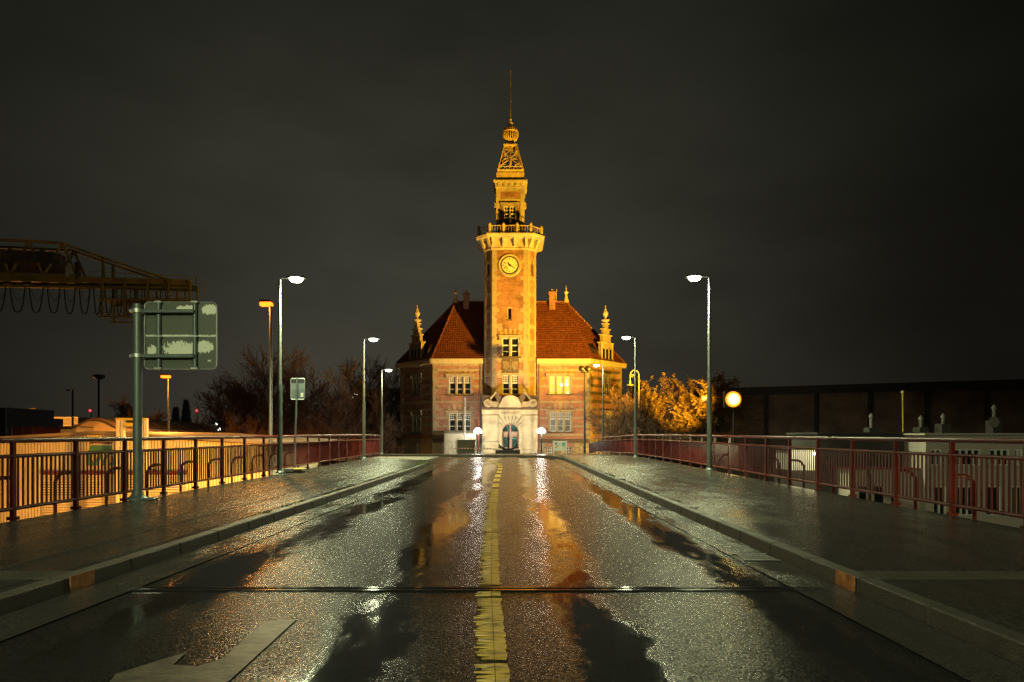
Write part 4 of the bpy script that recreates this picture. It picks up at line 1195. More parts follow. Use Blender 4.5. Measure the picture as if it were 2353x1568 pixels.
# coat of arms panel
ca = topf(1153.5, 1192, 822, 858)
pnl = MB(); pnl.fbox(FT, *ca, -.02, .06); coa = pnl.build('coat_of_arms', M['stone_dark'], HO)
q = MB(); rq = random.Random(2); uc = (ca[0] + ca[1]) / 2; zc = (ca[2] + ca[3]) / 2
for s in (-1, 1):
    cu = uc + s * .42
    sh = [(cu - .3, zc + .38), (cu + .3, zc + .38), (cu + .3, zc - .1), (cu + .15, zc - .35), (cu, zc - .42), (cu - .15, zc - .35), (cu - .3, zc - .1)]
    q.prism([FT.p(u, z, .06) for u, z in sh], FT.n * .07)
    for k in range(16):
        a = rq.uniform(0, 2 * PI); rr = rq.uniform(.35, .5); u, z = cu + rr * math.cos(a) * .95, zc + rr * math.sin(a) * 1.35
        u = max(ca[0] + .06, min(ca[1] - .06, u)); z = max(ca[2] + .06, min(ca[3] - .06, z))
        pts = [FT.p(u + .09 * math.cos(a + t), z + .09 * math.sin(a + t), .09) for t in (0, .8, 1.6, 2.4, 3.2)]
        q.tube(pts, .03, 5)
    for k in range(6): q.tube([FT.p(cu - .2 + .08 * k, zc + .3, .135), FT.p(cu - .2 + .06 * k, zc - .2, .135)], .018, 5)
q.tube([FT.p(uc, zc - .5, .1), FT.p(uc, zc + .62, .1)], .05, 6)
q.build('relief', mat('relief_stone', (.24, .18, .10), .8, var=.4, vscale=5), coa)
q = MB(); q.fbox(FT, ca[0], ca[1], ca[2] - .12, ca[2] - .02, -.01, .1); q.build('sill', M['stone_clean'], coa)
# clock
cc = at(1171, 610.5, YT); cf = Frame((cc.x, YT, cc.z), (1, 0, 0), (0, -1, 0)); cr_ = 17.5 * YT / F
q = MB(); q.lathe([(cr_ + .38, -.02), (cr_ + .38, .10), (cr_ + .30, .16), (cr_ + .12, .12), (cr_ + .1, .02)], (cc.x, YT, cc.z), 40, 'y')
clk = q.build('clock', M['stone_clean'], HO, smooth=True)
q = MB(); q.lathe([(cr_, .10), (cr_, .14), (cr_ + .13, .16), (cr_ + .15, .10), (cr_ + .15, .0)], (cc.x, YT, cc.z), 40, 'y')
q.build('clock_ring', M['clock_dark'], clk, smooth=True)
q = MB(); q.lathe([(cr_ + .02, .0), (cr_ + .02, .145)], (cc.x, YT, cc.z), 40, 'y'); q.build('dial', M['dial'], clk)
q = MB()
for k in range(12):
    a = R(30 * k); w = .10 if k % 3 == 0 else .05
    p0, p1 = cf.p(math.sin(a) * cr_ * .72, math.cos(a) * cr_ * .72, .155), cf.p(math.sin(a) * cr_ * .93, math.cos(a) * cr_ * .93, .155)
    q.bar(p0, p1, .012, w) if False else q.tube([p0, p1], w * .4, 5)
q.build('hour_mark', M['clock_dark'], clk)
for ang, ln, w in ((-31, .50, .055), (118, .82, .04)):
    a = R(ang); q = MB(); q.tube([cf.p(-math.sin(a) * .16, -math.cos(a) * .16, .175), cf.p(0, 0, .175), cf.p(math.sin(a) * cr_ * ln * .8, math.cos(a) * cr_ * ln * .8, .175), cf.p(math.sin(a) * cr_ * ln, math.cos(a) * cr_ * ln, .175)], [w * .7, w * 1.3, w, .01], 6)
    q.build('clock_hand', M['clock_dark'], clk)
q = MB(); q.lathe([(.1, .15), (.1, .2)], (cc.x, YT, cc.z), 10, 'y'); q.build('hub', M['clock_dark'], clk)
# flaking dark patches on the dial
q = MB(); rq = random.Random(8)
for k in range(36):
    a = R(rq.uniform(195, 300)); rr = cr_ * rq.uniform(.45, .95); w = rq.uniform(.015, .04)
    u, z = math.sin(a) * rr, math.cos(a) * rr
    q.fbox(cf, u - w, u + w, z - w, z + w, .146, .149)
q.build('flaked_paint', M['clock_dark'], clk)

# cornice, brackets and balcony
def ngon(half, ch, z, cx=TC, cy=None):
    cy = cy if cy is not None else YT + TW
    h = half; c = ch
    return [(cx - h + c, cy - h, z), (cx + h - c, cy - h, z), (cx + h, cy - h + c, z), (cx + h, cy + h - c, z), (cx + h - c, cy + h, z), (cx - h + c, cy + h, z), (cx - h, cy + h - c, z), (cx - h, cy - h + c, z)]
def loft(m, rings):
    b = len(m.v); n = len(rings[0])
    for r in rings: m.v += [tuple(p) for p in r]
    for i in range(len(rings) - 1):
        for k in range(n):
            k2 = (k + 1) % n; m.f.append((b + i * n + k, b + i * n + k2, b + (i + 1) * n + k2, b + (i + 1) * n + k))
    m.f.append(tuple(b + k for k in reversed(range(n)))); m.f.append(tuple(b + (len(rings) - 1) * n + k for k in range(n)))
z571, z555, z541 = zz(572, YT), zz(556, YT), zz(541, YT)
q = MB(); loft(q, [ngon(TW + .06, CH, z571 - .1), ngon(TW + .1, CH + .02, z571 + .05), ngon(TW + .02, CH, z571 + .1), ngon(TW + .02, CH, z555 + .25), ngon(TW + .72, CH + .28, z555 + .35), ngon(TW + .78, CH + .3, z541 - .18), ngon(TW + .84, CH + .32, z541 - .1), ngon(TW + .84, CH + .32, z541)])
cor = q.build('cornice', M['stone_clean'], HO)
for px in (1133, 1158, 1184, 1210):
    b = MB(); u = xz(px, YT - .3); fr = Frame((u, YT, 0), (1, 0, 0), (0, -1, 0))
    b.prism([fr.p(-.14, z571 + .1, 0), fr.p(-.14, z571 + .2, .22), fr.p(-.14, z555 + .1, .5), fr.p(-.14, z555 + .34, .66), fr.p(-.14, z555 + .34, 0)], (.28, 0, 0)); b.build('bracket', M['stone_clean'], cor)
for sx_, fr in ((-1, FTL), (1, FTR)):
    for u in (WC * .12, WC * .88):
        b = MB(); b.prism([fr.p(u - .14, z571 + .1, 0), fr.p(u - .14, z571 + .2, .22), fr.p(u - .14, z555 + .1, .5), fr.p(u - .14, z555 + .34, .62), fr.p(u - .14, z555 + .34, 0)], fr.t * .28); b.build('bracket', M['stone_clean'], cor)
# balcony rail: rounded stone posts and iron bars
bz0 = z541; bz1 = zz(516, YT); hb = TW + .52; cb = CH + .28
ring = ngon(hb, cb, bz0)
posts = []
for i in range(8):
    a, b = Vector(ring[i]), Vector(ring[(i + 1) % 8])
    posts.append(a)
    if i % 2 == 0: posts += [a.lerp(b, 1 / 3), a.lerp(b, 2 / 3)]
bal = MB(); loft(bal, [ngon(hb + .1, cb, bz0), ngon(hb + .1, cb, bz0 + .12), ngon(hb - .1, cb, bz0 + .13)])
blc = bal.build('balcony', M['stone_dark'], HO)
for p in posts:
    q = MB(); q.lathe([(.15, 0), (.15, .7), (.17, .72), (.17, .8), (.13, .92), (.07, .98)], p + Vector((0, 0, .1)), 10); q.build('balcony_post', M['stone_clean'], blc, smooth=True)
q = MB()
for i in range(len(posts)):
    a, b = posts[i], posts[(i + 1) % len(posts)]
    q.bar(a + Vector((0, 0, .78)), b + Vector((0, 0, .78)), .06, .05)
    n = max(2, int((b - a).length / .22))
    for k in range(1, n): c = a.lerp(b, k / n); q.bar(c + Vector((0, 0, .13)), c + Vector((0, 0, .78)), .035)
q.build('balcony_bars', M['gold'], blc)
# dark loudspeakers / chimney stumps on the balcony
q = MB()
for px, w, h in ((1144.5, .14, 1.15), (1172, .13, 1.45)):
    c = at(px, 541, YT - .1); q.tube([(c.x, YT - .1, bz0), (c.x, YT - .1, bz0 + .7 + h * .45)], w, 10); q.lathe([(w, 0), (w * 1.2, .1), (w * .7, .3)], (c.x, YT - .1, bz0 + .7 + h * .45), 10)
q.build('vent_stack', M['iron'], blc, smooth=True)

# upper stage (stands a little back)
YU = YT + .85
ux0, ux1 = xz(1140, YU), xz(1205.5, YU); UW = (ux1 - ux0) / 2; UC = (ux0 + ux1) / 2; uy = YT + TW
FU = Frame((ux0, uy - UW, 0), (1, 0, 0), (0, -1, 0)); YU = uy - UW
UW0, UC0 = UW, UC
ux0, ux1 = xz(1140, YU), xz(1205.5, YU); UW = (ux1 - ux0) / 2; UC = (ux0 + ux1) / 2; YU = uy - UW
FU = Frame((ux0, YU, 0), (1, 0, 0), (0, -1, 0))
zu0, zu1 = z541, zz(434, YU)
UO = (xz(1158.5, YU) - ux0, xz(1184.5, YU) - ux0, zz(508, YU), zz(474, YU))
wall_open(FU, 0, 2 * UW, zu0, zu1, [UO]).build('upper_stage_wall', M['brick_pale'], HO)
q = MB()
for a, b in (((ux0, YU), (ux0, uy + UW)), ((ux0, uy + UW), (ux1, uy + UW)), ((ux1, uy + UW), (ux1, YU))): q.face([(a[0], a[1], zu0), (b[0], b[1], zu0), (b[0], b[1], zu1), (a[0], a[1], zu1)])
q.build('upper_stage_wall', M['brick_pale'], HO)
window(FU, *UO, 2, (2, 2), .5, mull=.05, hood=True, arch=True, sill=True)
q = MB()
for u in (0, 2 * UW - .42): q.fbox(FU, u, u + .42, zu0, zu1, -.01, .05)
q.fbox(FU, .42, 2 * UW - .42, zz(462, YU) - .0, zz(457, YU), -.01, .04); q.fbox(FU, .42, 2 * UW - .42, zz(440, YU), zz(434, YU), -.01, .05)
q.fbox(FU, -.16, -.0, zz(478, YU), zz(466, YU), -.5, .0).fbox(FU, 2 * UW, 2 * UW + .16, zz(478, YU), zz(466, YU), -.5, .0)
q.build('upper_quoin', M['stone_clean'], HO)
def sq(h, z): return [(UC - h, uy - h, z), (UC + h, uy - h, z), (UC + h, uy + h, z), (UC - h, uy + h, z)]
z414 = zz(415, YU)
q = MB(); loft(q, [sq(UW + .03, zu1), sq(UW + .1, zu1 + .12), sq(UW + .06, zu1 + .2), sq(UW + .1, z414 - .3), sq(UW + .24, z414 - .22), sq(UW + .28, z414 - .04), sq(UW + .2, z414)])
ucn = q.build('upper_cornice', M['stone_clean'], HO)
q = MB()
for k in range(5):
    u = 2 * UW * (k + .5) / 5; q.fbox(FU, u - .13, u + .13, zu1 + .2, z414 - .28, 0, .2)
q.build('modillion', M['stone_clean'], ucn)
# openwork lantern: tapered iron pyramid
YLn = uy
h0 = (1201.5 - 1143.5) / 2 * uy / F; h1 = (1186.4 - 1158.6) / 2 * uy / F
zl0, zl1 = zz(408, uy), zz(341, uy); zb0 = zz(402, uy)
q = MB(); loft(q, [sq(h0 + .1, z414), sq(h0 + .1, zl0 - .02), sq(h0 + .02, zl0), sq(h0 + .02, zb0)])
ln_ = q.build('lantern', M['gold'], HO)
q = MB(); loft(q, [sq(h1 + .02, zl1 - .05), sq(h1 + .08, zl1), sq(h1 + .1, zl1 + .14), sq(h1 * .55, zl1 + .2), sq(h1 * .5, zl1 + .3)]); q.build('lantern_cap', M['gold'], ln_)
def side_pts(k):
    c = [(-1, -1), (1, -1), (1, 1), (-1, 1)]
    a, b = c[k], c[(k + 1) % 4]
    def P(s, t):   # s -1..1 across, t 0..1 up
        h = h0 + (h1 - h0) * t; z = zb0 + (zl1 - zb0) * t
        x = (a[0] + (b[0] - a[0]) * (s + 1) / 2) * h; y = (a[1] + (b[1] - a[1]) * (s + 1) / 2) * h
        return Vector((UC + x, uy + y, z))
    return P
for k in range(4):
    P_ = side_pts(k); q = MB(); r = .05
    q.tube([P_(-1, 0), P_(-1, 1)], .085, 6)
    q.tube([P_(-1, .14), P_(1, .14)], r, 5); q.tube([P_(-1, 0.0), P_(1, 0.0)], .07, 5); q.tube([P_(0, .14), P_(0, 1)], r, 5)
    for i in range(5):
        s0, s1 = -1 + .4 * i, -1 + .4 * (i + 1); q.tube([P_(s0, 0), P_((s0 + s1) / 2, .14), P_(s1, 0)], .035, 5)
    for s in (-1, 1):
        q.tube([P_(s * .95, .14), P_(s * .5, .30), P_(0, .47), P_(-s * .6, .68), P_(-s * .95, .85)], r, 5)
        q.tube([P_(s * .9, .55), P_(0, .8), P_(-s * .3, .95)], .035, 5)
        pts = [P_(s * .08, .14)] + [P_(s * (.42 + .34 * math.cos(t)), .33 + .13 * math.sin(t)) for t in [PI - i * PI * 1.5 / 9 for i in range(10)]]
        q.tube(pts, .04, 5)
        q.tube([P_(s * (.45 + .2 * math.cos(i * .7)), .52 + .06 * math.sin(i * .7)) for i in range(9)], .03, 5)
    q.lathe([(.02, -.35), (.13, -.1), (.09, .2), (.02, .45)], P_(0, .25), 8)
    q.build('lattice', M['gold'], ln_, fix=False)
# ribbed ball, crown and spire
bc = at(1171.5, 309.5, uy); bc.x = UC; br = 17.6 * uy / F
q = MB()
q.lathe([(.26, -br - .28), (.32, -br - .2), (.26, -br - .05), (.34, -br + .05)], bc, 12)
bl = q.build('ball', M['gold'], HO, smooth=True)
q = MB(); q.lathe([(br * .80 * math.cos(R(a)), br * .80 * math.sin(R(a))) for a in range(-85, 86, 10)], bc, 18); q.build('ball_core', M['iron'], bl, smooth=True)
q = MB()
for k in range(20):
    a = 2 * PI * k / 20
    q.tube([bc + Vector((br * math.cos(R(t)) * math.cos(a), br * math.cos(R(t)) * math.sin(a), br * math.sin(R(t)))) for t in range(-75, 16, 10)], .055, 5)
for t in (12, -74):
    q.tube([bc + Vector((br * math.cos(R(t)) * math.cos(2 * PI * k / 24), br * math.cos(R(t)) * math.sin(2 * PI * k / 24), br * math.sin(R(t)))) for k in range(25)], .07, 5)
q.build('ball_rib', M['gold'], bl, fix=False)
q = MB(); rq = random.Random(4)
for t in (22, 35, 48, 61, 73):
    n = int(18 * math.cos(R(t))) + 3
    for k in range(n):
        a = 2 * PI * (k + .5 * (t % 2)) / n; p = bc + Vector((br * .98 * math.cos(R(t)) * math.cos(a), br * .98 * math.cos(R(t)) * math.sin(a), br * .98 * math.sin(R(t))))
        q.lathe([(.03, -.08), (.09, -.02), (.06, .07), (.01, .11)], p, 5)
q.build('ball_scale', M['gold'], bl, fix=False)
zs0 = bc.z + br
q = MB(); q.lathe([(.2, 0), (.1, .12), (.1, .22), (.24, .3), (.26, .38), (.14, .46), (.10, .7), (.13, .76), (.13, .82), (.07, .9)], (UC, uy, zs0 - .05), 12)
sp_ = q.build('spire', M['gold'], HO, smooth=True)
ztip = zz(163, uy)
q = MB(); q.tube([(UC, uy, zs0 + .8), (UC, uy, zs0 + 2.6), (UC, uy, zs0 + 2.62), (UC, uy, ztip - .05), (UC, uy, ztip)], [.085, .075, .065, .05, .05], 8)
q.lathe([(.1, 0), (.11, .06), (.1, .1)], (UC, uy, zs0 + 2.5), 8).lathe([(.07, 0), (.09, .06), (.05, .12)], (UC, uy, ztip - .06), 8)
q.build('spire_rod', M['copper'], sp_, smooth=True)

# ------------------------------------------------------------------ portal
YP = 65.1
FP = Frame((0, YP, 0), (1, 0, 0), (0, -1, 0))
pa0, pa1 = xz(1108.5, YP), xz(1235.5, YP); pc0, pc1 = xz(1147, YP), xz(1199.5, YP); dc = xz(1172.8, YP); dw = 19.6 * YP / F
pz1 = zz(942, YP); ztop_arch = zz(974, YP); zspr = ztop_arch - dw
pq = (MB(), MB()); z = GZ; i = 0; ch_ = .365
while z < pz1 - .45:
    h = min(ch_, pz1 - .45 - z)
    for (a, b, d), q in zip(((pa0, pc0, 0), (pc1, pa1, 0)), pq):
        q.fbox(FP, a, b, z + .028, z + h - .028, -.9, d)
        q.fbox(FP, a + .03, b - .03, z - .028, z + .028, -.9, d - .10)
    z += h
pq[0].fbox(FP, pa0 - .04, pc0, pz1 - .45, pz1, -.9, .05); pq[1].fbox(FP, pc1, pa1 + .04, pz1 - .45, pz1, -.9, .05)
por = pq[0].build('portal_pier', M['stone_clean'], HO); pq[1].build('portal_pier', M['stone_clean'], HO)
# centre bay with the arched doorway
q = MB(); z = GZ; D1 = .22
while z < zspr - .01:
    h = min(ch_, zspr - z)
    for (a, b) in ((pc0, dc - dw), (dc + dw, pc1)): q.fbox(FP, a, b, z + .028, z + h - .028, -.5, D1); q.fbox(FP, a + .02, b - .0, z - .028, z + .028, -.5, D1 - .10)
    z += h
nv = 13
zt_ = pz1 - .62
for k in range(nv):           # voussoirs radiating from the springing
    a0, a1 = PI * k / nv + .022, PI * (k + 1) / nv - .022
    def outer(a):
        ca_, sa_ = math.cos(a), math.sin(a)
        r = 1e9
        if ca_ > 1e-6: r = min(r, (pc1 - dc) / ca_)
        if ca_ < -1e-6: r = min(r, (pc0 - dc) / ca_)
        if sa_ > 1e-6: r = min(r, (zt_ - zspr) / sa_)
        return (dc + r * ca_, zspr + r * sa_)
    pts = [(dc + dw * math.cos(a0), zspr + dw * math.sin(a0)), outer(a0)]
    for cxn in (pc1, pc0):
        ang = math.atan2(zt_ - zspr, cxn - dc)
        if a0 < ang < a1: pts.append((cxn, zt_))
    pts += [outer(a1), (dc + dw * math.cos(a1), zspr + dw * math.sin(a1)), (dc + dw * math.cos((a0 + a1) / 2), zspr + dw * math.sin((a0 + a1) / 2))]
    dd = D1 + (.10 if k == nv // 2 else 0)
    q.prism([FP.p(u, z, dd) for u, z in pts], FP.n * -(.5 + dd))
q.fbox(FP, pc0, pc1, zt_, pz1, -.5, D1 + .04)
q.build('door_surround', M['stone_clean'], por)
text_mesh('·HAFENAMT·', .34, 'inscription', mat('cut_lettering', (.13, .09, .05), .9), por, Matrix.Translation((dc, YP - D1 - .046, pz1 - .30)) @ FACE, .008)
# upper ledge (dark), cartouche and volutes
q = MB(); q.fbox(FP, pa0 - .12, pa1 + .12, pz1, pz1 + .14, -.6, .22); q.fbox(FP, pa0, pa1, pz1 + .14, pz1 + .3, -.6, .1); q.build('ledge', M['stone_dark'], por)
q = MB(); cz = pz1 + .22; sgn_pts = []
cart = []
for t in range(13):
    a = R(180 - 180 * t / 12); cart.append((dc + .78 * math.cos(a), cz + .62 + .48 * math.sin(a)))
pts = [(dc - 1.05, cz), (dc - 1.02, cz + .25), (dc - .84, cz + .5)] + cart + [(dc + .84, cz + .5), (dc + 1.02, cz + .25), (dc + 1.05, cz)]
q.prism([FP.p(u, z, .26) for u, z in pts], FP.n * -.5)
crt = q.build('cartouche', M['stone_clean'], por)
q = MB(); q.tube([FP.p(u, z, .27) for u, z in pts], .075, 6); q.build('cartouche_rim', M['stone_clean'], crt, smooth=True)
q = MB()
for s in (-1, 1):
    q.prism([FP.p(dc + s * u, z, .2) for u, z in ((.82, cz + 1.0), (1.25, cz + 1.32), (1.5, cz + 1.15), (1.35, cz + .75), (1.15, cz + .5), (.98, cz + .45))], FP.n * -.4)
    q.fbox(FP, dc + s * 2.25 - .42, dc + s * 2.25 + .42, cz + .55, cz + 1.15, -.4, .05)
q.build('side_block', M['stone_dark'], por)
for s in (-1, 1):
    q = MB()
    vc = (dc + s * 2.12, cz + .42)
    sp2 = [FP.p(vc[0] + s * (.42 - .028 * i) * math.cos(i * .55), vc[1] + (.42 - .028 * i) * math.sin(i * .55), .2) for i in range(14)]
    q.tube(sp2, .085, 7)
    q.lathe([(.42, -.25), (.42, .14), (.3, .16)], (vc[0], YP, vc[1]), 18, 'y')
    q.tube([FP.p(vc[0] - s * .2, vc[1] + .40, .18), FP.p(vc[0] - s * .5, vc[1] + .75, .18), FP.p(vc[0] - s * .75, vc[1] + 1.05, .15)], [.12, .1, .07], 7)
    q.fbox(FP, dc + s * 1.42 - .32, dc + s * 1.42 + .32, cz + .05, cz + .55, -.3, .12)
    q.build('volute', M['stone'], por, smooth=True)
# door leaves
q = MB(); yd = -.34
pts = [(dc - dw, GZ), (dc + dw, GZ)] + [(dc + dw * math.cos(R(180 * k / 16)), zspr + dw * math.sin(R(180 * k / 16))) for k in range(17)]
q.prism([FP.p(u, z, yd) for u, z in pts], FP.n * -.08)
door = q.build('door', M['wood'], HO)
q = MB(); q.fbox(FP, dc - dw, dc + dw, zspr - .28, zspr + .02, yd, yd + .1); q.fbox(FP, dc - .06, dc + .06, GZ, zspr + dw * .98, yd, yd + .09)
for s in (-1, 1): q.prism([FP.p(dc + s * .62 - .12, zspr - .28, yd), FP.p(dc + s * .62 + .12, zspr - .28, yd), FP.p(dc + s * .62 + .05, zspr - .48, yd), FP.p(dc + s * .62 - .05, zspr - .48, yd)], FP.n * .08)
q.build('door_frame', M['wood'], door)
q = MB()
for s in (-1, 1):
    pts = [(dc + s * .08, zspr + .06), (dc + s * (dw - .1), zspr + .06)] + [(dc + s * (dw - .1) * math.cos(R(90 * k / 8)), zspr + .06 + (dw - .16) * math.sin(R(90 * k / 8))) for k in range(1, 8)] + [(dc + s * .08, zspr - .1 + dw)]
    q.prism([FP.p(u, z, yd + .01) for u, z in pts], FP.n * .015)
fl_ = q.build('fanlight', M['glass_teal'], door)
for s in (-1, 1):
    q = MB(); a, b = sorted((dc + s * .16, dc + s * .66)); zb_, zt2 = GZ + .95, zspr - .62
    pts = [(a, zb_), (b, zb_)] + [((a + b) / 2 + (b - a) / 2 * math.cos(R(180 * k / 8)), zt2 + .18 * math.sin(R(180 * k / 8))) for k in range(9)]
    q.prism([FP.p(u, z, yd + .01) for u, z in pts], FP.n * .015); q.build('door_window', M['glass_teal'], door)
q = MB()
for s in (-1, 1):
    for k in range(6):
        a = R(15 + 13 * k); q.tube([FP.p(dc + s * (.45 - .0), zspr + .1, yd + .04), FP.p(dc + s * (.45 + .36 * math.cos(a * 1.9)), zspr + .1 + .45 * math.sin(a * 1.9) * .9, yd + .04)], .012, 4)
    cxx = dc + s * .41
    for k in range(4): q.tube([FP.p(cxx - .2 + .13 * k, GZ + .95, yd + .04), FP.p(cxx - .2 + .13 * k, zspr - .5, yd + .04)], .011, 4)
    for zq in (GZ + 1.25, GZ + 1.65, GZ + 2.0):
        q.tube([FP.p(cxx + .14 * math.cos(i * PI / 6), zq + .14 * math.sin(i * PI / 6), yd + .045) for i in range(13)], .011, 4)
q.build('door_grille', M['iron'], door, fix=False)
# teal reflection on the right door pane, put in as a glowing strip
q = MB(); q.fbox(FP, dc + .2, dc + .62, zspr - .66, zspr - .58, yd + .026, yd + .03); q.build('pane_reflection', emit('green_pane_reflection', (.0, .55, .33), .9), door)
# steps
q = MB()
for k in range(3): q.fbox(FP, dc - 1.5 + k * .12, dc + 1.5 - k * .12, GZ, GZ + .14 * (k + 1), .2, 1.3 - k * .35)
q.build('step', M['stone'], HO)

# ------------------------------------------------------------------ in front of the office
def post_lantern(label, px, Y):
    x = xz(px, Y); zg = road_z(Y) + KH
    t = thing('post_lantern', label, 'post lamp', (x, Y, zg), 'white lanterns before the portal')
    zc = zz(990, Y)
    MB().tube([(x, Y, zg), (x, Y, zc - .16)], [.07, .05], 10).build('pole', M['dark'], t, smooth=True)
    q = MB(); q.lathe([(.08, -.22), (.32, -.2), (.38, -.12), (.34, 0), (.2, .18), (.12, .24)], (x, Y, zc), 16); q.build('globe', E['globe'], t, smooth=True)
    q = MB(); q.lathe([(.14, .25), (.05, .32), (.02, .38)], (x, Y, zc), 12); q.build('cap', M['dark'], t, smooth=True)
    add_light('lantern_light', 'POINT', (x, Y + .55, zc + .05), 900, (1.0, .86, .60), .12, parent=t)
    return t
post_lantern('dazzling white post lantern left of the stone portal, beside the grey fence', 1098, 60.5)
post_lantern('dazzling white post lantern right of the stone portal, beside the information board', 1244, 60.5)

def flagpole(label, px, ytop, Y, m, r=.045):
    x = xz(px, Y); zg = road_z(Y) + KH
    t = thing('flagpole', label, 'flagpole', (x, Y, zg), 'bare flagpoles before the office')
    MB().tube([(x, Y, zg), (x, Y, zz(ytop, Y))], [r, r * .55], 8).build('mast', m, t, smooth=True)
    MB().lathe([(r * .6, 0), (r * 1.1, .05), (r * .3, .14)], (x, Y, zz(ytop, Y)), 8).build('cap', m, t, smooth=True)
flagpole('thin dark red flagpole rising behind the left post lantern', 1100, 901, 62.5, M['red_paint'])
flagpole('thin dark red flagpole rising behind the right post lantern', 1236, 905, 62.5, M['red_paint'])
flagpole('thin white flagpole standing before the cream container', 1068.5, 917, 61.5, M['white'])

# twin floodlight mast (dark, seen from behind)
Y = 57.5; x = xz(1343.5, Y); zg = road_z(Y) + KH
t = thing('floodlight_mast', 'thin black mast carrying two round black floodlights, right of the office windows', 'floodlight mast', (x, Y, zg))
ztm = zz(856, Y)
MB().tube([(x, Y, zg), (x, Y, ztm)], [.09, .065], 10).build('mast', M['iron'], t, smooth=True)
q = MB(); q.bar((x - .34, Y, ztm), (x + .34, Y, ztm), .09, .1); q.tube([(x - .3, Y, ztm), (x - .36, Y, ztm + .2)], .025, 6).tube([(x + .3, Y, ztm), (x + .36, Y, ztm + .2)], .025, 6); q.build('crossbar', M['iron'], t)
for s in (-1, 1):
    q = MB(); c = (x + s * .26, Y, ztm + .32); q.lathe([(.08, .22), (.2, .16), (.25, .02), (.26, -.1)], c, 14, 'y'); q.build('floodlight', M['iron'], t, smooth=True)

# anchor on a black plinth
Y = 60.0; x0, x1 = xz(1138.5, Y), xz(1195, Y); zg = road_z(Y) + KH - .02; zt = zz(1034.5, Y); cx = xz(1168, Y)
t = thing('anchor_monument', 'iron anchor standing upright on a black box before the arched door', 'anchor', (cx, Y, zg))
MB().box(x0, x1, Y - .5, Y + .5, zg - .3, zt).build('plinth', M['iron'], t, bevel=.02)
ztop = zz(988, Y)
M['anchor'] = mat('wet_anchor_iron', (.05, .05, .055), .3, metal=.7, var=.3)
q = MB(); q.tube([(cx, Y, zt), (cx + .03, Y, ztop)], [.10, .06], 8)
cv = [(cx + .88 * math.cos(R(a)), Y, zt + .78 + .88 * math.sin(R(a)) * .85) for a in range(200, 341, 14)]
q.tube(cv, [.05 + .05 * math.sin(PI * i / (len(cv) - 1)) for i in range(len(cv))], 8)
q.build('shank', M['anchor'], t, smooth=True)
for s in (-1, 1):
    q = MB(); b = Vector((cx + s * .80, Y, zt + .1)); q.prism([b + Vector((-s * .3, -.14, -.02)), b + Vector((s * .12, -.14, .1)), b + Vector((s * .1, -.14, .2)), b + Vector((-s * .28, -.14, .2))], (0, .28, 0)); q.build('fluke', M['anchor'], t)
q = MB(); q.tube([(cx, Y - .5, zt + 1.25), (cx, Y + .5, zt + 1.25)], .06, 8); q.lathe([(.13, -.1), (.15, 0), (.13, .1)], (cx, Y, zt + 1.0), 8); q.build('stock', M['anchor'], t, smooth=True)
q = MB()
for k in range(14):
    c = Vector((cx + .12 * math.sin(k * 1.3), Y - .16, zt + 1.3 - k * .1)); q.tube([c + Vector((.05 * math.cos(i * PI / 4), (.03 if k % 2 else 0) * math.sin(i * PI / 4), .065 * math.sin(i * PI / 4))) for i in range(9)], .015, 4)
q.build('chain', M['anchor'], t, smooth=True)

# information board
Y = 58.5; zg = road_z(Y) + KH
x0, x1 = xz(1270.5, Y), xz(1303, Y); zt, zb_ = zz(1013.5, Y), zz(1036, Y)
t = thing('information_board', 'white information board with a colourful map print on two white legs', 'information board', ((x0 + x1) / 2, Y, zg))
MB().box(x0 + .03, x1 - .03, Y, Y + .05, zb_, zt).build('panel', M['white'], t)
for xx in (x0, x1 - .09): MB().box(xx, xx + .09, Y - .04, Y + .06, zg - .02, zt + .02).build('leg', M['white'], t)
w_ = x1 - x0; h_ = zt - zb_
def blot(name, m, cx, cz, rx, rz, seed, n=14):
    rq = random.Random(seed); pts = [(x0 + w_ * cx + rx * w_ * math.cos(2 * PI * k / n) * rq.uniform(.75, 1.1), Y - .005 - .001 * seed, zb_ + h_ * cz + rz * h_ * math.sin(2 * PI * k / n) * rq.uniform(.75, 1.1)) for k in range(n)]
    MB().prism(pts, (0, .004, 0)).build(name, m, t)
blot('map_print', M['print_blue'], .75, .66, .13, .2, 1); blot('map_print', M['print_green'], .75, .5, .10, .13, 2); blot('map_print', M['print_orange'], .22, .36, .09, .13, 3, 6)
blot('map_print', M['print_pink'], .50, .74, .07, .09, 4, 5); blot('map_print', M['print_navy'], .22, .70, .08, .14, 5); blot('map_print', M['print_navy'], .34, .5, .05, .08, 6)

# cream site container with a spray-painted end
Y = 63.5; x0, x1 = xz(1020.5, Y), xz(1093, Y); zt, zb_ = zz(997, Y), zz(1043, Y)
xm = xz(1067, Y)
t = thing('site_container', 'cream corrugated site container with brown graffiti, under the left windows', 'container', (x0, Y, zb_))
q = MB(); q.box(x0, x1, Y + .05, Y + 2.4, zb_, zt)
n = 34
for k in range(n):
    a = x0 + .06 + (xm - x0 - .12) * k / n; q.box(a, a + (xm - x0) / n * .5, Y, Y + .06, zb_ + .1, zt - .04)
q.build('body', M['container'], t)
q = MB(); q.prism([(x0 - .04, Y - .06, zt), (x1 + .04, Y - .06, zt), (x1 + .04, Y + .6, zt + .26), (x0 - .04, Y + .6, zt + .26)], (0, .0, .04)); q.box(x0 - .04, x1 + .04, Y + .6, Y + 2.4, zt + .2, zt + .29); q.build('roof', M['sheet_grey'], t)
q = MB(); q.box(xm, xm + .07, Y - .03, Y + .05, zb_, zt); q.build('corner_post', M['dark'], t)
q = MB(); q.box(xm + .09, x1, Y - .0, Y + .06, zb_, zt - .02); q.build('end_panel', M['white'], t)
q = MB(); rq = random.Random(12)
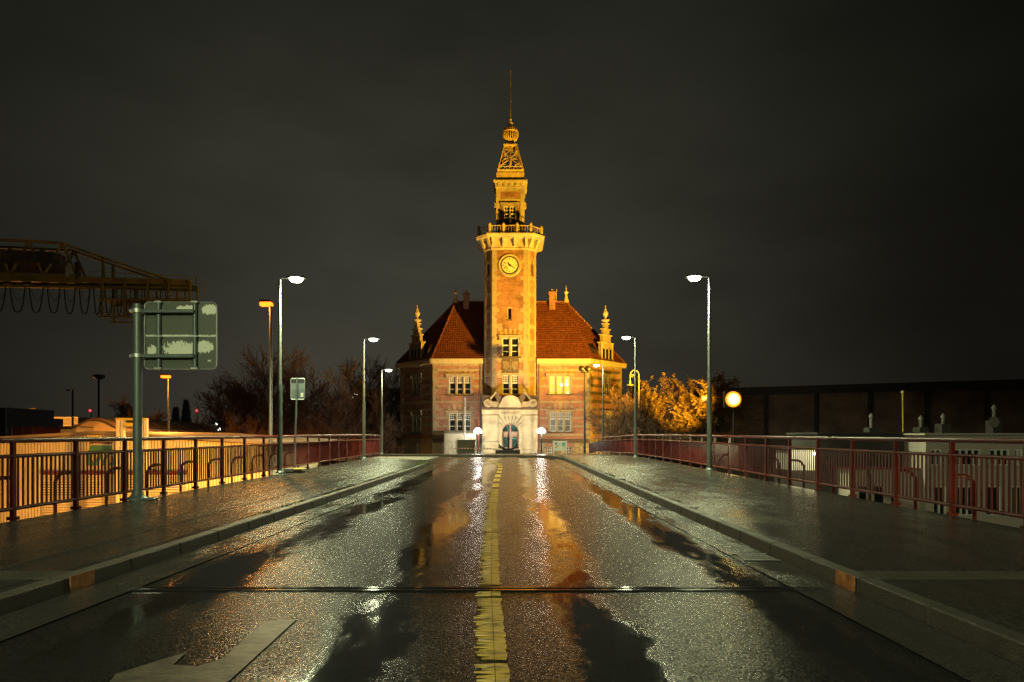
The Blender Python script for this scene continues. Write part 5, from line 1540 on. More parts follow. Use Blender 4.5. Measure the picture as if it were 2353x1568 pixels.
for k in range(9):
    u = xm + .25 + k * .085; z = zz(1006, Y) - k * .02; q.tube([(u + .06 * math.cos(i), Y - .012, z + .12 * math.sin(i * 1.3 + k)) for i in range(5)], .014, 4)
q.build('graffiti', M['graffiti'], t)
q = MB(); q.box(x0 + .05, x1 - .05, Y + .3, Y + 2.2, zb_ - .7, zb_); q.build('base', M['iron'], t)

# sheet-steel hoarding and mesh site fences
Y = 59.5; zg = road_z(Y) + KH
x0, x1 = xz(1050.5, Y), xz(1092, Y); zt = zz(1012, Y)
t = thing('hoarding_panel', 'grey ribbed sheet steel hoarding panel between the container and the left lantern', 'hoarding', (x0, Y, zg))
q = MB(); n = 22
for k in range(n): a = x0 + (x1 - x0) * k / n; q.box(a, a + (x1 - x0) / n * .55, Y - .03, Y, zg - .1, zt)
q.box(x0, x1, Y, Y + .03, zg - .1, zt); q.build('sheet', M['steel_plate'], t)
q = MB(); q.box(x0 - .02, x1 + .02, Y - .05, Y + .05, zt, zt + .05); q.build('top_rail', M['galv'], t)
for xx in (x0 - .06, x1 + .02): MB().box(xx, xx + (.06 if xx < x1 else .12), Y - .06, Y + .05, zg - .1, zt + .06).build('post', M['white'], t)
def site_fence(label, x0, x1, Y, zt, tilt=0.):
    zg = road_z(Y) + KH - .05
    t = thing('site_fence', label, 'site fence', (x0, Y, zg), 'wire mesh site fences before the office')
    q = MB(); r = .02
    q.tube([(x0, Y, zg), (x0 + tilt, Y, zt), (x1 + tilt, Y, zt), (x1, Y, zg)], r, 6); q.tube([(x0, Y, zg + .15), (x1, Y, zg + .15)], r, 6); q.tube([(x0 + tilt * .5, Y, (zg + zt) / 2), (x1 + tilt * .5, Y, (zg + zt) / 2)], .012, 5)
    q.build('frame', M['galv'], t, smooth=True)
    q = MB(); n = int((x1 - x0) / .12)
    for k in range(1, n): xx = x0 + (x1 - x0) * k / n; q.bar((xx, Y, zg + .15), (xx + tilt, Y, zt), .006)
    q.build('mesh', M['galv'], t)
    for xx in (x0, x1): MB().box(xx - .15, xx + .15, Y - .3, Y + .3, zg - .05, zg + .1).build('foot', M['rubber'], t, bevel=.02)
site_fence('low wire site fence before the dark left corner of the office', xz(994, 60), xz(1016, 60), 60, zz(1015, 60), .05)
site_fence('wire site fence right of the left lantern, hung with a white sheet', xz(1108, 60.2), xz(1146, 60.2), 60.2, zz(1014, 60.2))
site_fence('narrow wire site fence between the container and the grey hoarding', xz(1020, 60.4), xz(1048, 60.4), 60.4, zz(1014, 60.4))
# white plastic sheet hanging on the fence
Y = 60.1; t = thing('plastic_sheet', 'twisted white plastic sheet hanging on the fence by the left lantern', 'plastic sheet', (xz(1109, Y), Y, zz(1040, Y)))
q = MB(); pts = [(1110, 1000), (1111.5, 1010), (1108.5, 1018), (1112, 1027), (1109, 1036), (1107.5, 1043)]
q.tube([at(a, b, Y) for a, b in pts], [.02, .10, .06, .11, .08, .09], 7); q.build('sheet', M['tape_white'], t, smooth=True)
# barrier tape
Y = 59.2; t = thing('barrier_tape', 'red and white barrier tape strung across the grey hoarding', 'barrier tape', (xz(1045, Y), Y, zz(1031, Y)))
for name, m_, off_ in (('white_stripe', M['tape_white'], 0), ('red_stripe', M['tape_red'], 1)):
    q = MB()
    for k in range(off_, 26, 2): a, b = xz(1040 + k * 3.4, Y), xz(1040 + (k + 1) * 3.4, Y); q.box(a, b, Y, Y + .006, zz(1031 - .02 * k, Y) - .035, zz(1031 - .02 * k, Y) + .035)
    q.build(name, m_, t)
# planters / black bins near the right lantern
Y = 61.5
for lab, a, b, pyt in (('low black bench block behind the right lantern pole', 1217, 1234, 1041), ('low black block under the fence by the left lantern', 1093, 1106, 1040)):
    t = thing('low_block', lab, 'concrete block', (xz(a, Y), Y, road_z(Y) + KH)); MB().box(xz(a, Y), xz(b, Y), Y - .3, Y + .3, road_z(Y) + KH - .1, zz(pyt, Y)).build('block', M['iron'], t, bevel=.03)

# ------------------------------------------------------------------ sodium floodlight on the right
fY = 48.0
fp = at(1684, 918, fY)
t = thing('floodlight', 'glaring orange floodlight on a mast behind the right railing', 'floodlight', (fp.x, fY, -5.2))
MB().tube([(fp.x + .1, fY + .1, -5.2), (fp.x + .1, fY + .1, fp.z - .1)], [.1, .07], 10).build('mast', M['dark'], t, smooth=True)
q = MB(); q.box(fp.x - .6, fp.x + .6, fY - .08, fY + .3, fp.z - .6, fp.z + .6); hd = q.build('lamp_housing', M['dark'], t, bevel=.03)
q = MB(); q.lathe([(.56, .0), (.55, .05), (.44, .06)], (fp.x, fY - .08, fp.z), 24, 'y'); q.build('outer_glow', E['flood_glow_outer'], hd, smooth=True)  # halo round the lens, shaped as glowing rings
q = MB(); q.lathe([(.44, .04), (.43, .10), (.33, .12)], (fp.x, fY - .08, fp.z), 24, 'y'); q.build('inner_glow', E['flood_glow_inner'], hd, smooth=True)
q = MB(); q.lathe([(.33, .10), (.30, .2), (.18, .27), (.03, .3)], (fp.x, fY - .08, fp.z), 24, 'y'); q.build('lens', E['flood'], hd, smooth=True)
add_light('flood_to_tower', 'SPOT', (fp.x - .75, fY + .2, fp.z + .2), 100000, FLOOD, .25, (0.2, 68, 23), 88, .9, t)
add_light('flood_spill', 'SPOT', (fp.x - .75, fY + .35, fp.z), 24000, FLOOD, .25, (14.75, 61.5, 4.8), 30, .6, t)
# ground floodlights at the foot of the office light the tower from below
def ground_flood(label, loc, tgt, power, ang, col=FLOOD):
    loc = Vector(loc); t = thing('ground_floodlight', label, 'floodlight', loc, 'small floodlights at the foot of the office')
    MB().box(loc.x - .2, loc.x + .2, loc.y - .1, loc.y + .1, loc.z, loc.z + .3).build('lamp_housing', M['dark'], t, bevel=.02)
    add_light('ground_flood_light', 'SPOT', loc + Vector((0, .4, .3)), power, col, .15, tgt, ang, .6, t)
ground_flood('small black floodlight on the plaza right of the office door', (10.8, 60.5, -.62), (0.2, 66.5, 29), 26000, 42)
ground_flood('small black floodlight at the right flank of the office', (13.2, 63.0, -.62), (9.6, 69.3, 4.0), 9000, 120)

# ------------------------------------------------------------------ historic crook lanterns
def crook(label, px_hook, px_pole, ytop, ylamp, Y, lit):
    xp = xz(px_pole, Y); xh = xz(px_hook, Y); zt = zz(ytop, Y); zl = zz(ylamp, Y)
    t = thing('crook_lantern', label, 'lantern', (xp, Y, -.6), 'ornate crook lanterns among the shrubs')
    MB().tube([(xp, Y, -1.2), (xp, Y, zt - .9)], [.08, .055], 10).build('pole', M['gold'], t, smooth=True)
    r = abs(xp - xh) / 2; cx = (xp + xh) / 2; s = 1 if xp > xh else -1
    q = MB(); q.tube([(xp, Y, zt - .95)] + [(cx + s * r * math.cos(R(a)), Y, zt - r * .0 - .45 + .45 * math.sin(R(a))) for a in range(0, 181, 18)] + [(xh, Y, zt - .75)], .035, 7)
    q.tube([(xh + s * .17 + .17 * math.cos(i * .6) * (1 - i * .05), Y, zt - .5 + .17 * math.sin(i * .6) * (1 - i * .05)) for i in range(15)], .022, 5)
    q.tube([(xh, Y, zt - .7), (xh, Y, zl + .3)], .022, 6)
    q.build('crook', M['gold'], t, smooth=True)
    q = MB(); q.lathe([(.05, .5), (.08, .3), (.1, .15), (.3, .08), (.32, .0), (.3, -.02)], (xh, Y, zl), 12); sh_ = q.build('lamp_shade', M['gold'], t, smooth=True)
    q = MB(); q.lathe([(.24, -.02), (.24, -.14), (.16, -.3), (.05, -.36)], (xh, Y, zl), 12); q.build('glass', E['lantern'] if lit else M['glass'], sh_, smooth=True)
crook('ornate crook lantern with a shallow shade hanging beside the second right lamp', 1448, 1468, 851, 886, 60, False)
crook('ornate crook lantern with glowing glass between the yellow tree and the floodlight', 1618, 1634, 882, 912, 58, True)

# ------------------------------------------------------------------ trees
def grow(rng, h, spread, levels, nb, r0, upr=.5, start=.25, multi=1):
    """returns (limbs, twigs): lists of (pts, radii)"""
    limbs, twigs = [], []
    def branch(p, d, ln, r, lev):
        pts = [p.copy()]; rad = [r]; n = 5 if lev < 2 else 4
        q = p.copy(); dd = d.copy()
        for i in range(n):
            dd = (dd + Vector((rng.uniform(-1, 1), rng.uniform(-1, 1), rng.uniform(-.6, 1) * .9)) * (.10 + .06 * lev) + Vector((0, 0, upr * .06))).normalized()
            q = q + dd * (ln / n); pts.append(q.copy()); rad.append(max(.011, r * (1 - .75 * (i + 1) / n)))
        (limbs if lev <= 1 else twigs).append((pts, rad))
        if lev >= levels: return
        k = nb[min(lev, len(nb) - 1)]
        for i in range(k):
            t = start + (1 - start) * (i + rng.random() * .8) / k if lev == 0 else .2 + .8 * (i + rng.random()) / k
            t = min(t, .98); f = t * n; a = int(f); pp = pts[a].lerp(pts[min(a + 1, n)], f - a)
            az = rng.uniform(0, 2 * PI); tilt = rng.uniform(.35, .75) * spread
            ax = dd.orthogonal().normalized(); ax = Matrix.Rotation(az, 3, dd) @ ax
            nd = (Matrix.Rotation(tilt, 3, ax) @ d).normalized()
            branch(pp, nd, ln * rng.uniform(.42, .68) * (1 - .35 * t if lev == 0 else 1), max(.012, r * (.55 - .2 * t)), lev + 1)
    for k in range(multi):
        a = 2 * PI * k / max(1, multi) + rng.random()
        d = Vector((math.cos(a) * .45 * (multi > 1), math.sin(a) * .45 * (multi > 1), 1)).normalized()
        branch(Vector((0.1 * math.cos(a) * (multi > 1), .1 * math.sin(a) * (multi > 1), 0)), d, h * rng.uniform(.55, .7), r0, 0)
    return limbs, twigs

def tree_proto(name, label, cat, seed, h, spread, levels, nb, r0, leaf=None, nleaf=0, lsize=.1, group=None, multi=1, start=.25, minr=.011):
    rng = random.Random(seed)
    limbs, twigs = grow(rng, h, spread, levels, nb, r0, multi=multi, start=start)
    t = thing(name, label, cat, (0, 0, 0), group)
    q = MB()
    for p, r in limbs: q.tube(p, [max(minr * 1.5, x) for x in r], 6, cap=False)
    q.build('trunk', M['bark'], t, fix=False, smooth=True)
    q = MB()
    for p, r in twigs: q.tube(p, [max(minr, x) for x in r], 3, cap=False)
    cr = q.build('crown', M['twig'], t, fix=False)
    if nleaf:
        q = MB(); tw = [x for x in twigs]
        for _ in range(nleaf):
            p, r = rng.choice(tw); i = rng.randrange(1, len(p)); c = p[i].lerp(p[i - 1], rng.random()) + Vector([rng.uniform(-.08, .08) for _ in range(3)])
            a = Vector([rng.uniform(-1, 1) for _ in range(3)]).normalized(); b = a.orthogonal().normalized(); s = lsize * rng.uniform(.6, 1.3)
            q.face([c - a * s, c + b * s * .5, c + a * s, c - b * s * .5])
        q.build('foliage', leaf, cr, fix=False)
    return t

def place(t, label, px, Y, zg=None, s=1.0, rot=0., x=None):
    t.location = (x if x is not None else xz(px, Y), Y, terrain(xz(px, Y), Y) - .05 if zg is None else zg)
    t.rotation_euler = (0, 0, rot); t.scale = (s, s, s); t['label'] = label
    return t
GRP = 'bare trees behind the left railing'
tA = tree_proto('bare_tree', 'x', 'tree', 11, 12.5, 1.0, 4, (11, 8, 7, 5), .20, group=GRP, minr=.018)
tB = tree_proto('bare_tree', 'x', 'tree', 23, 13.5, .85, 4, (12, 8, 7, 5), .22, group=GRP, start=.12, minr=.018)
tC = tree_proto('bare_tree', 'x', 'tree', 37, 11.0, 1.15, 4, (10, 8, 7, 5), .26, group=GRP, start=.25, minr=.018)
BT = [(tA, 'broad bare tree at the left end of the tree row, right of the large sign', 520, 68, 1.0, .3),
      (tB, 'dense tall bare tree directly behind the orange sodium mast', 605, 72, 1.08, 1.2),
      (tC, 'bare tree right behind the nearest left street lamp', 655, 64, 1.15, 2.0),
      (tA, 'bare tree with upright twigs behind the small tilted sign', 705, 70, 1.12, 2.4),
      (tC, 'dark bare tree with a thick forked trunk left of the second left street lamp', 785, 66, 1.12, 4.0),
      (tB, 'bare tree just left of the second left street lamp pole', 822, 76, 1.05, 3.1),
      (tA, 'bare tree between the second and third left street lamps', 858, 74, 1.0, 5.0),
      (tB, 'bare tree close to the dark left flank of the brick office', 905, 78, .98, .6),
      (tC, 'smaller bare tree at the foot of the tree row near the sign', 560, 60, .85, 5.5),
      (tB, 'low bare tree filling the gap behind the small sign pole', 740, 62, .72, 2.2),
      (tC, 'leafless tree in the dark behind the third left street lamp', 885, 66, .8, 1.1),
      (tA, 'faint bare tree behind the steel portal frame', 300, 92, .95, 1.7),
      (tC, 'faint rounded bare tree with a red beacon, left of the tall dark mast', 205, 96, .85, 2.6),
      (tB, 'small faint bare tree at the far left above the barrel roof', 165, 100, .6, .9),
      (tA, 'far bare tree between the large sign post and the orange lamp', 350, 88, .8, 4.4),
      (tC, 'far bare tree right of the orange lamp under the large sign', 440, 84, .85, 3.3)]
used = set()
for pr, lab, px, Y, s, rot in BT:
    o = pr if pr not in used else copy_tree(pr); used.add(pr)
    place(o, lab, px, Y, -4.6, s, rot)
# shrub with frosty russet leaves
rs = tree_proto('russet_shrub', 'x', 'shrub', 51, 6.0, 1.2, 3, (9, 7, 6), .09, M['leaf_red'], 2600, .075, group='russet leafed shrubs beyond the hall', multi=3, start=.1)
place(rs, 'shrub with glinting russet leaves left of the tree row', 468, 54, -4.6, 1.0, .4)
place(copy_tree(rs), 'low russet shrub just behind the railing below the bare trees', 500, 52, -4.8, .75, 2.4)
place(copy_tree(rs), 'russet shrub under the bare trees right of the small sign', 725, 56, -4.4, .85, 4.0)
# conifers
def conifer(label, px, Y, h, seed):
    rng = random.Random(seed); t = thing('slim_conifer', label, 'tree', (0, 0, 0), 'slim dark conifers beyond the hall')
    MB().tube([(0, 0, 0), (0, 0, h * .95)], [.14, .03], 6).build('trunk', M['bark'], t)
    q = MB()
    for _ in range(1100):
        z = rng.uniform(.06, 1) ; r = .95 * (1 - z) ** .6 * min(1, z * 6) * rng.uniform(.6, 1.05); a = rng.uniform(0, 2 * PI)
        c = Vector((r * math.cos(a), r * math.sin(a), z * h)); d = Vector((math.cos(a) * .5, math.sin(a) * .5, .9)).normalized(); b = d.orthogonal().normalized() * .11
        q.face([c - b, c + b, c + d * rng.uniform(.35, .6)])
    q.build('crown', M['evergreen'], t, fix=False)
    t.location = (xz(px, Y), Y, -4.7)
conifer('slim dark conifer right of the orange lamp under the large sign', 404, 78, 9.2, 1); conifer('taller slim dark conifer nearer the bare trees', 428, 80, 10.2, 2)

# right side
place(tree_proto('bare_shrub', 'x', 'shrub', 71, 7.4, 1.25, 4, (8, 6, 5, 4), .11, group='dark bare shrubs right of the office', multi=5, start=.12, minr=.013), 'dark spreading bare shrub before the lit right flank of the office', 1425, 58, -1.2, .95, .2)
o = copy_tree([x for x in bpy.data.objects if x.name == 'bare_shrub'][0]); place(o, 'dense dark bare shrub behind the second right street lamp', 1482, 75, -1.6, 1.2, 2.0)
o = copy_tree([x for x in bpy.data.objects if x.name == 'bare_shrub'][0]); place(o, 'bare shrub at the foot of the yellow lit tree', 1510, 59, -1.8, .7, 3.7)
yt = tree_proto('yellow_tree', 'x', 'tree', 83, 8.6, 1.1, 4, (9, 6, 6, 4), .16, M['leaf_dry'], 22000, .10, multi=3, start=.15, minr=.013)
place(yt, 'bushy tree with dry leaves lit bright yellow by the floodlight', 1553, 61, -2.2, 1.22, .5)
ys_ = tree_proto('leafy_shrub', 'x', 'shrub', 91, 4.6, 1.3, 3, (9, 7, 6), .07, M['leaf_dry'], 3200, .07, group='brown leafed shrubs behind the right railing', multi=4, start=.08)
place(ys_, 'brown leafed shrub under the yellow lit tree', 1530, 55, -2.2, 1.0, .4)
place(copy_tree(ys_), 'brown leafed shrub right of the yellow lit tree, under the glowing lantern', 1600, 57, -2.4, .95, 2.2)
place(copy_tree(ys_), 'low brown shrub at the foot of the right street lamp pole', 1570, 53, -2.6, .8, 4.2)

# ------------------------------------------------------------------ left yard: hall
YH = 30.0
hx0, hxr, hx1 = xz(-173, YH), xz(226, YH), xz(622, YH)
hzr, hze = zz(997, YH), zz(1021, YH)
HB = -5.2
t = thing('corrugated_hall', 'long low hall with a ribbed cream gable wall lit orange, behind the left railing', 'hall', (hxr, YH, HB))
q = MB()
q.face([(hx0, YH, HB), (hx1, YH, HB), (hx1, YH, hze), (hxr, YH, hzr), (hx0, YH, hze)])
def roofz(x): return hzr + (hze - hzr) * (abs(x - hxr) / (hx1 - hxr))
x = hx0 + .05
while x < hx1 - .1:
    zt = roofz(x + .05) - .05; q.box(x, x + .088, YH - .11, YH - .0, HB, zt); x += .135
q.build('gable_wall', M['sheet_cream'], t)
q = MB(); q.face([(hx1, YH, HB), (hx1, YH + 14, HB), (hx1, YH + 14, hze), (hx1, YH, hze)]).face([(hx0, YH, HB), (hx0, YH + 14, HB), (hx0, YH + 14, hze), (hx0, YH, hze)]).face([(hx0, YH + 14, HB), (hx1, YH + 14, HB), (hx1, YH + 14, hze), (hxr, YH + 14, hzr), (hx0, YH + 14, hze)])
q.build('wall', M['sheet_cream'], t)
q = MB()
for a, b in ((hx0 - .25, hxr), (hxr, hx1 + .25)):
    za, zb_ = (hze - .01, hzr) if a < hxr - .1 and b <= hxr + .01 else (hzr, hze - .01)
    q.hexa([(a, YH - .3, za), (b, YH - .3, zb_), (b, YH + 14.3, zb_), (a, YH + 14.3, za), (a, YH - .3, za + .12), (b, YH - .3, zb_ + .12), (b, YH + 14.3, zb_ + .12), (a, YH + 14.3, za + .12)])
hr_ = q.build('roof', M['roof_brown'], t)
# roller shutters in a dark beam frame
q = MB(); zb1 = zz(1082, YH)
q.box(xz(100, YH), xz(432, YH), YH - .2, YH - .06, zb1 - .14, zb1); fr_ = q.build('shutter_beam', M['rust'], t)
q = MB(); z = HB; 
while z < zb1 - .16: q.box(xz(104, YH), xz(430, YH), YH - .17, YH - .10, z, z + .07); z += .11
q.build('roller_shutter', M['sheet_cream'], t)
q = MB(); q.box(xz(104, YH), xz(196, YH), YH - .12, YH - .132, zz(1142, YH), zz(1108, YH)); q.build('shutter_window', M['dark'], t)
# teal painted letters with a purple swoosh
q = MB(); d = YH - .05
def hb(a, b, c, e_): q.box(xz(a, YH), xz(b, YH), YH - .13, YH - .115, zz(e_, YH), zz(c, YH))
P4 = lambda pts: q.prism([(xz(a, YH), YH - .13, zz(b, YH)) for a, b in pts], (0, .015, 0))
P4([(208, 1036), (212, 1024), (262, 1024), (260, 1036)])
P4([(204, 1045), (232, 1045), (236, 1037), (206, 1037)]); hb(203, 211, 1045, 1070); hb(211, 230, 1063, 1070); P4([(222, 1063), (230, 1045), (238, 1045), (231, 1063)])
P4([(236, 1070), (246, 1045), (252, 1045), (244, 1070)]); hb(252, 272, 1063, 1070); hb(252, 272, 1038, 1045); P4([(262, 1063), (266, 1045), (274, 1045), (270, 1063)])
q.build('lettering', M['teal'], t)
q = MB(); q.prism([(xz(a, YH), YH - .13, zz(b, YH)) for a, b in ((210, 1021), (222, 1019), (240, 1019.5), (255, 1021), (262, 1019), (264, 1016), (212, 1016.5))], (0, .015, 0)); q.build('swoosh', M['purple'], t)
# sodium floodlight fixed below the bridge edge lights the gable
ground_flood('sodium yard floodlight fixed below the left edge of the bridge', (-10.6, 24.2, -4.4), (-17.0, 30, -.9), 7500, 120, (1.0, .42, .03))
ground_flood('second sodium yard floodlight below the left edge of the bridge', (-17.0, 19.0, -4.5), (-24, 30, -1.8), 3000, 100, (1.0, .36, .04))

# steel portal frame in the yard
YG = 28.0
t = thing('steel_portal', 'orange lit steel portal frame with doubled posts standing before the hall roof', 'steel frame', (xz(300, YG), YG, HB))
for px in (272, 283, 326, 336):
    MB().box(xz(px, YG) - .055, xz(px, YG) + .055, YG - .07, YG + .07, HB, zz(962, YG)).build('post', M['sheet_cream'], t)
q = MB(); q.box(xz(268, YG), xz(338, YG), YG - .09, YG + .09, zz(966, YG), zz(961, YG)); q.box(xz(286, YG), xz(324, YG), YG - .08, YG + .08, zz(980, YG), zz(972, YG)); q.build('crossbeam', M['yellow_paint'], t)
q = MB(); q.tube([(xz(289, YG), YG - .1, zz(980, YG)), (xz(290, YG), YG - .1, zz(988, YG)), (xz(294, YG), YG - .1, zz(989, YG))], .02, 5); q.build('hook', M['galv'], t)

# barrel-roofed shed
YS = 52.0
t = thing('barrel_roof_shed', 'shed with a rounded brown barrel roof behind the hall', 'shed', (xz(240, YS), YS, HB))
sx0, sx1 = xz(175, YS), xz(271, YS); zs_, za_ = zz(983, YS), zz(965, YS)
arc = [(sx0 + (sx1 - sx0) * k / 14, zs_ + (za_ - zs_) * math.sin(PI * k / 14)) for k in range(15)]
q = MB(); q.prism([(sx0, YS, HB)] + [(a, YS, b) for a, b in arc] + [(sx1, YS, HB)], (0, .2, 0)); q.box(sx0, sx1, YS + .2, YS + 16, HB, zs_ - .05); q.build('wall', M['sheet_cream'], t)
q = MB()
for (a, b), (c, d) in zip(arc, arc[1:]): q.hexa([(a, YS - .2, b), (c, YS - .2, d), (c, YS + 16, d), (a, YS + 16, b), (a, YS - .2, b + .08), (c, YS - .2, d + .08), (c, YS + 16, d + .08), (a, YS + 16, b + .08)])
for k in range(8): q.tube([(a, YS + k * 2.1, b + .1) for a, b in arc], .07, 5)
q.build('roof', M['roof_brown'], t)
q = MB(); YS2 = 50; q.box(xz(139, YS2), xz(176, YS2), YS2, YS2 + 3, HB, zz(982, YS2)); t2 = thing('low_annex', 'low dark annex with a flat roof left of the barrel roofed shed', 'shed', (xz(150, YS2), YS2, HB)); q.build('wall', M['sheet_grey'], t2); MB().box(xz(138, YS2), xz(177, YS2), YS2 - .2, YS2 + 3.2, zz(982, YS2), zz(980, YS2)).build('roof', M['dark'], t2)

# pale warehouse far left
YW = 84.0
t = thing('pale_warehouse', 'long pale warehouse with an orange lit lower wall and grey upper wall', 'warehouse', (xz(90, YW), YW, HB))
q = MB(); q.box(xz(-140, YW), xz(170, YW), YW, YW + 20, HB, zz(976, YW)); q.build('wall', M['render_white'], t)
q = MB(); q.box(xz(-140, YW), xz(184, YW), YW - .4, YW + 20, zz(976, YW), zz(960, YW)); q.build('upper_wall', M['sheet_grey'], t)
q = MB(); q.box(xz(-140, YW), xz(186, YW), YW - .5, YW + 20.2, zz(960, YW), zz(959, YW)); q.build('roof', M['sheet_cream'], t)
c = at(111, 988, 80)
t = thing('wall_lamp', 'small warm lamp glowing before the pale warehouse', 'lamp', c); MB().tube([(c.x + .1, 80, HB), (c.x + .1, 80, c.z)], .06, 6).build('pole', M['dark'], t); MB().lathe([(.02, -.2), (.2, -.1), (.2, .1), (.02, .2)], c, 10).build('lens', E['warm_white'], t)
add_light('wall_lamp_light', 'POINT', c + Vector((0, -.6, 0)), 900, SOD, .2, parent=t)
add_light('warehouse_light', 'POINT', at(60, 985, 78), 3200, SOD, .3, parent=t)

# stacked containers at the left edge
def cont(label, a, b, yt, yb, Y, m, dots=0):
    t = thing('shipping_container', label, 'container', (xz(a, Y), Y, zz(yb, Y)), 'shipping containers at the left edge')
    x0, x1, z1, z0 = xz(a, Y), xz(b, Y), zz(yt, Y), zz(yb, Y)
    q = MB(); q.box(x0, x1, Y, Y + 6, z0, z1); n = max(6, int((x1 - x0) / .35))
    for k in range(n): u = x0 + (x1 - x0) * (k + .2) / n; q.box(u, u + (x1 - x0) / n * .5, Y - .05, Y, z0 + .15, z1 - .15)
    q.build('body', m, t)
    q = MB()
    for u in (x0, (x0 + x1) / 2 - .04, x1 - .08): q.box(u, u + .08, Y - .09, Y - .05, z0, z1)
    q.build('door_bar', M['galv'], t)
cont('dark shipping container, lower one of the stack at the left edge', -60, 17, 982, 1003, 58, M['dark']); cont('dark shipping container, upper one of the stack at the left edge', -60, 16, 937, 981, 58.3, M['dark'])
cont('dark shipping container standing right of the stack at the left edge', 19, 42, 959, 1004, 60, M['dark'])
cont('low dark red shipping container with pale marks, before the pale warehouse', 28, 77, 981, 1002, 55, M['rust'])

# far masts
def far_mast(label, px, yt, Y, kind):
    x = xz(px, Y); zt = zz(yt, Y); t = thing('yard_mast', label, 'lamp mast', (x, Y, HB), 'unlit lamp masts in the yard')
    MB().tube([(x, Y, HB), (x, Y, zt)], [.13, .09], 8).build('pole', M['dark'], t, smooth=True)
    q = MB()
    if kind == 0: q.box(x - .7, x + .05, Y - .12, Y + .12, zt - .04, zt + .1)
    else: q.lathe([(.2, -.3), (.55, -.1), (.6, .1), (.5, .2)], (x, Y, zt), 10)
    q.build('lamp_head', M['dark'], t)
far_mast('tall dark mast with a crown of unlit lights left of the large sign', 227, 866, 70, 1); far_mast('slim unlit lamp mast above the barrel roof', 167, 898, 74, 0); far_mast('small far unlit lamp mast before the pale warehouse', 81, 940, 80, 0)
# tiny far lights
def far_light(label, px, py, Y, m, r=.16, lamp=0, col=WHITE):
    c = at(px, py, Y); t = thing('distant_light', label, 'light', (c.x, Y, HB), 'distant lights among the trees')
    MB().tube([(c.x, Y + .25, HB), (c.x, Y + .25, c.z)], .05, 6).build('pole', M['dark'], t); MB().lathe([(.02, -r), (r * .8, -r * .6), (r, 0), (r * .8, r * .6), (.02, r)], c, 10).build('lens', m, t, smooth=True)
    if lamp: add_light('distant_light_source', 'POINT', c + Vector((0, -.5, 0)), lamp, col, .2, parent=t)
far_light('red beacon glowing in the faint rounded tree', 207, 944, 90, E['far_red'], .13); far_light('red beacon beside the conifers', 452, 944, 90, E['far_red'], .10)
far_light('pair of tiny white lights left of the sodium mast, upper one', 497, 975, 76, E['far_white']); far_light('pair of tiny white lights left of the sodium mast, lower one', 504, 987, 76, E['far_white'])
far_light('tiny white light low down left of the second street lamp', 804, 987, 80, E['far_white'], .2, 260); far_light('bluish white light left of the second street lamp pole', 831, 970, 88, E['far_white'], .3, 300); far_light('bluish white light right of the second street lamp pole', 849, 971, 88, E['far_white'], .25)
far_light('single tiny light right of the orange lamp pole', 369, 976, 90, E['warm_white'], .1)
# far white street lamp in the trees
Y = 82; x = xz(811, Y)
street_lamp('small far street lamp shining through the bare twigs behind the second left lamp', (x, Y, -4.6), zz(906, Y) + 4.6, .38, power=1400, seg=.8)

# ------------------------------------------------------------------ gantry crane
CA = Vector((-45.0, 60.0, 0)); CBv = Vector((-29.8, 63.5, 0)); cdir = (CBv - CA).normalized()
def cp(px, py, side=0.):
    """point in the crane's plane seen at px,py"""
    # ray (px) meets plane line CA + s*cdir
    k_ = (px - 1176.5) / F
    s = (CA.x - k_ * CA.y) / (k_ * cdir.y - cdir.x); p = CA + cdir * s
    n = Vector((-cdir.y, cdir.x, 0))
    return Vector((p.x, p.y, zz(py, p.y))) + n * side
t = thing('gantry_crane', 'yellow gantry crane boom with hanging cable loops at the upper left', 'crane', (-62, 56, HB))
fz = 735 / 4.706 * .919
def Z1(x, y): return (x / 4.706 * .919, (590 + y / 4.706) * .919)
bw = 2.6
farL = -420
for sd in (0, bw):
    q = MB()
    q.bar(cp(farL, 624, sd), cp(*Z1(930, 510), sd), .3, .75); q.bar(cp(*Z1(930, 515), sd), cp(*Z1(2250, 552), sd), .35, .5); q.build('girder', M['crane_yellow'] if sd == 0 else M['crane_dark'], t)
    q = MB(); q.bar(cp(farL, 535, sd), cp(*Z1(0, 45), sd), .22).bar(cp(*Z1(0, 45), sd), cp(*Z1(735, 85), sd), .22).bar(cp(*Z1(735, 90), sd), cp(*Z1(1215, 260), sd), .2).bar(cp(*Z1(1215, 260), sd), cp(*Z1(2000, 525), sd), .2)
    q.build('top_chord', M['crane_yellow'], t)
    q = MB(); 
    for a, b in (((340, 60), (120, 460)), ((340, 60), (510, 460)), ((735, 90), (520, 460)), ((735, 90), (905, 480)), ((-60, 60), (120, 460)), ((1215, 270), (1215, 500))): MB().bar(cp(*Z1(*a), sd), cp(*Z1(*b), sd), .2).build('truss_web', M['crane_yellow'], t)
q = MB(); q.bar(cp(farL, 655), cp(*Z1(2250, 612)), .16, .2); q.build('cable_rail', M['crane_yellow'], t)
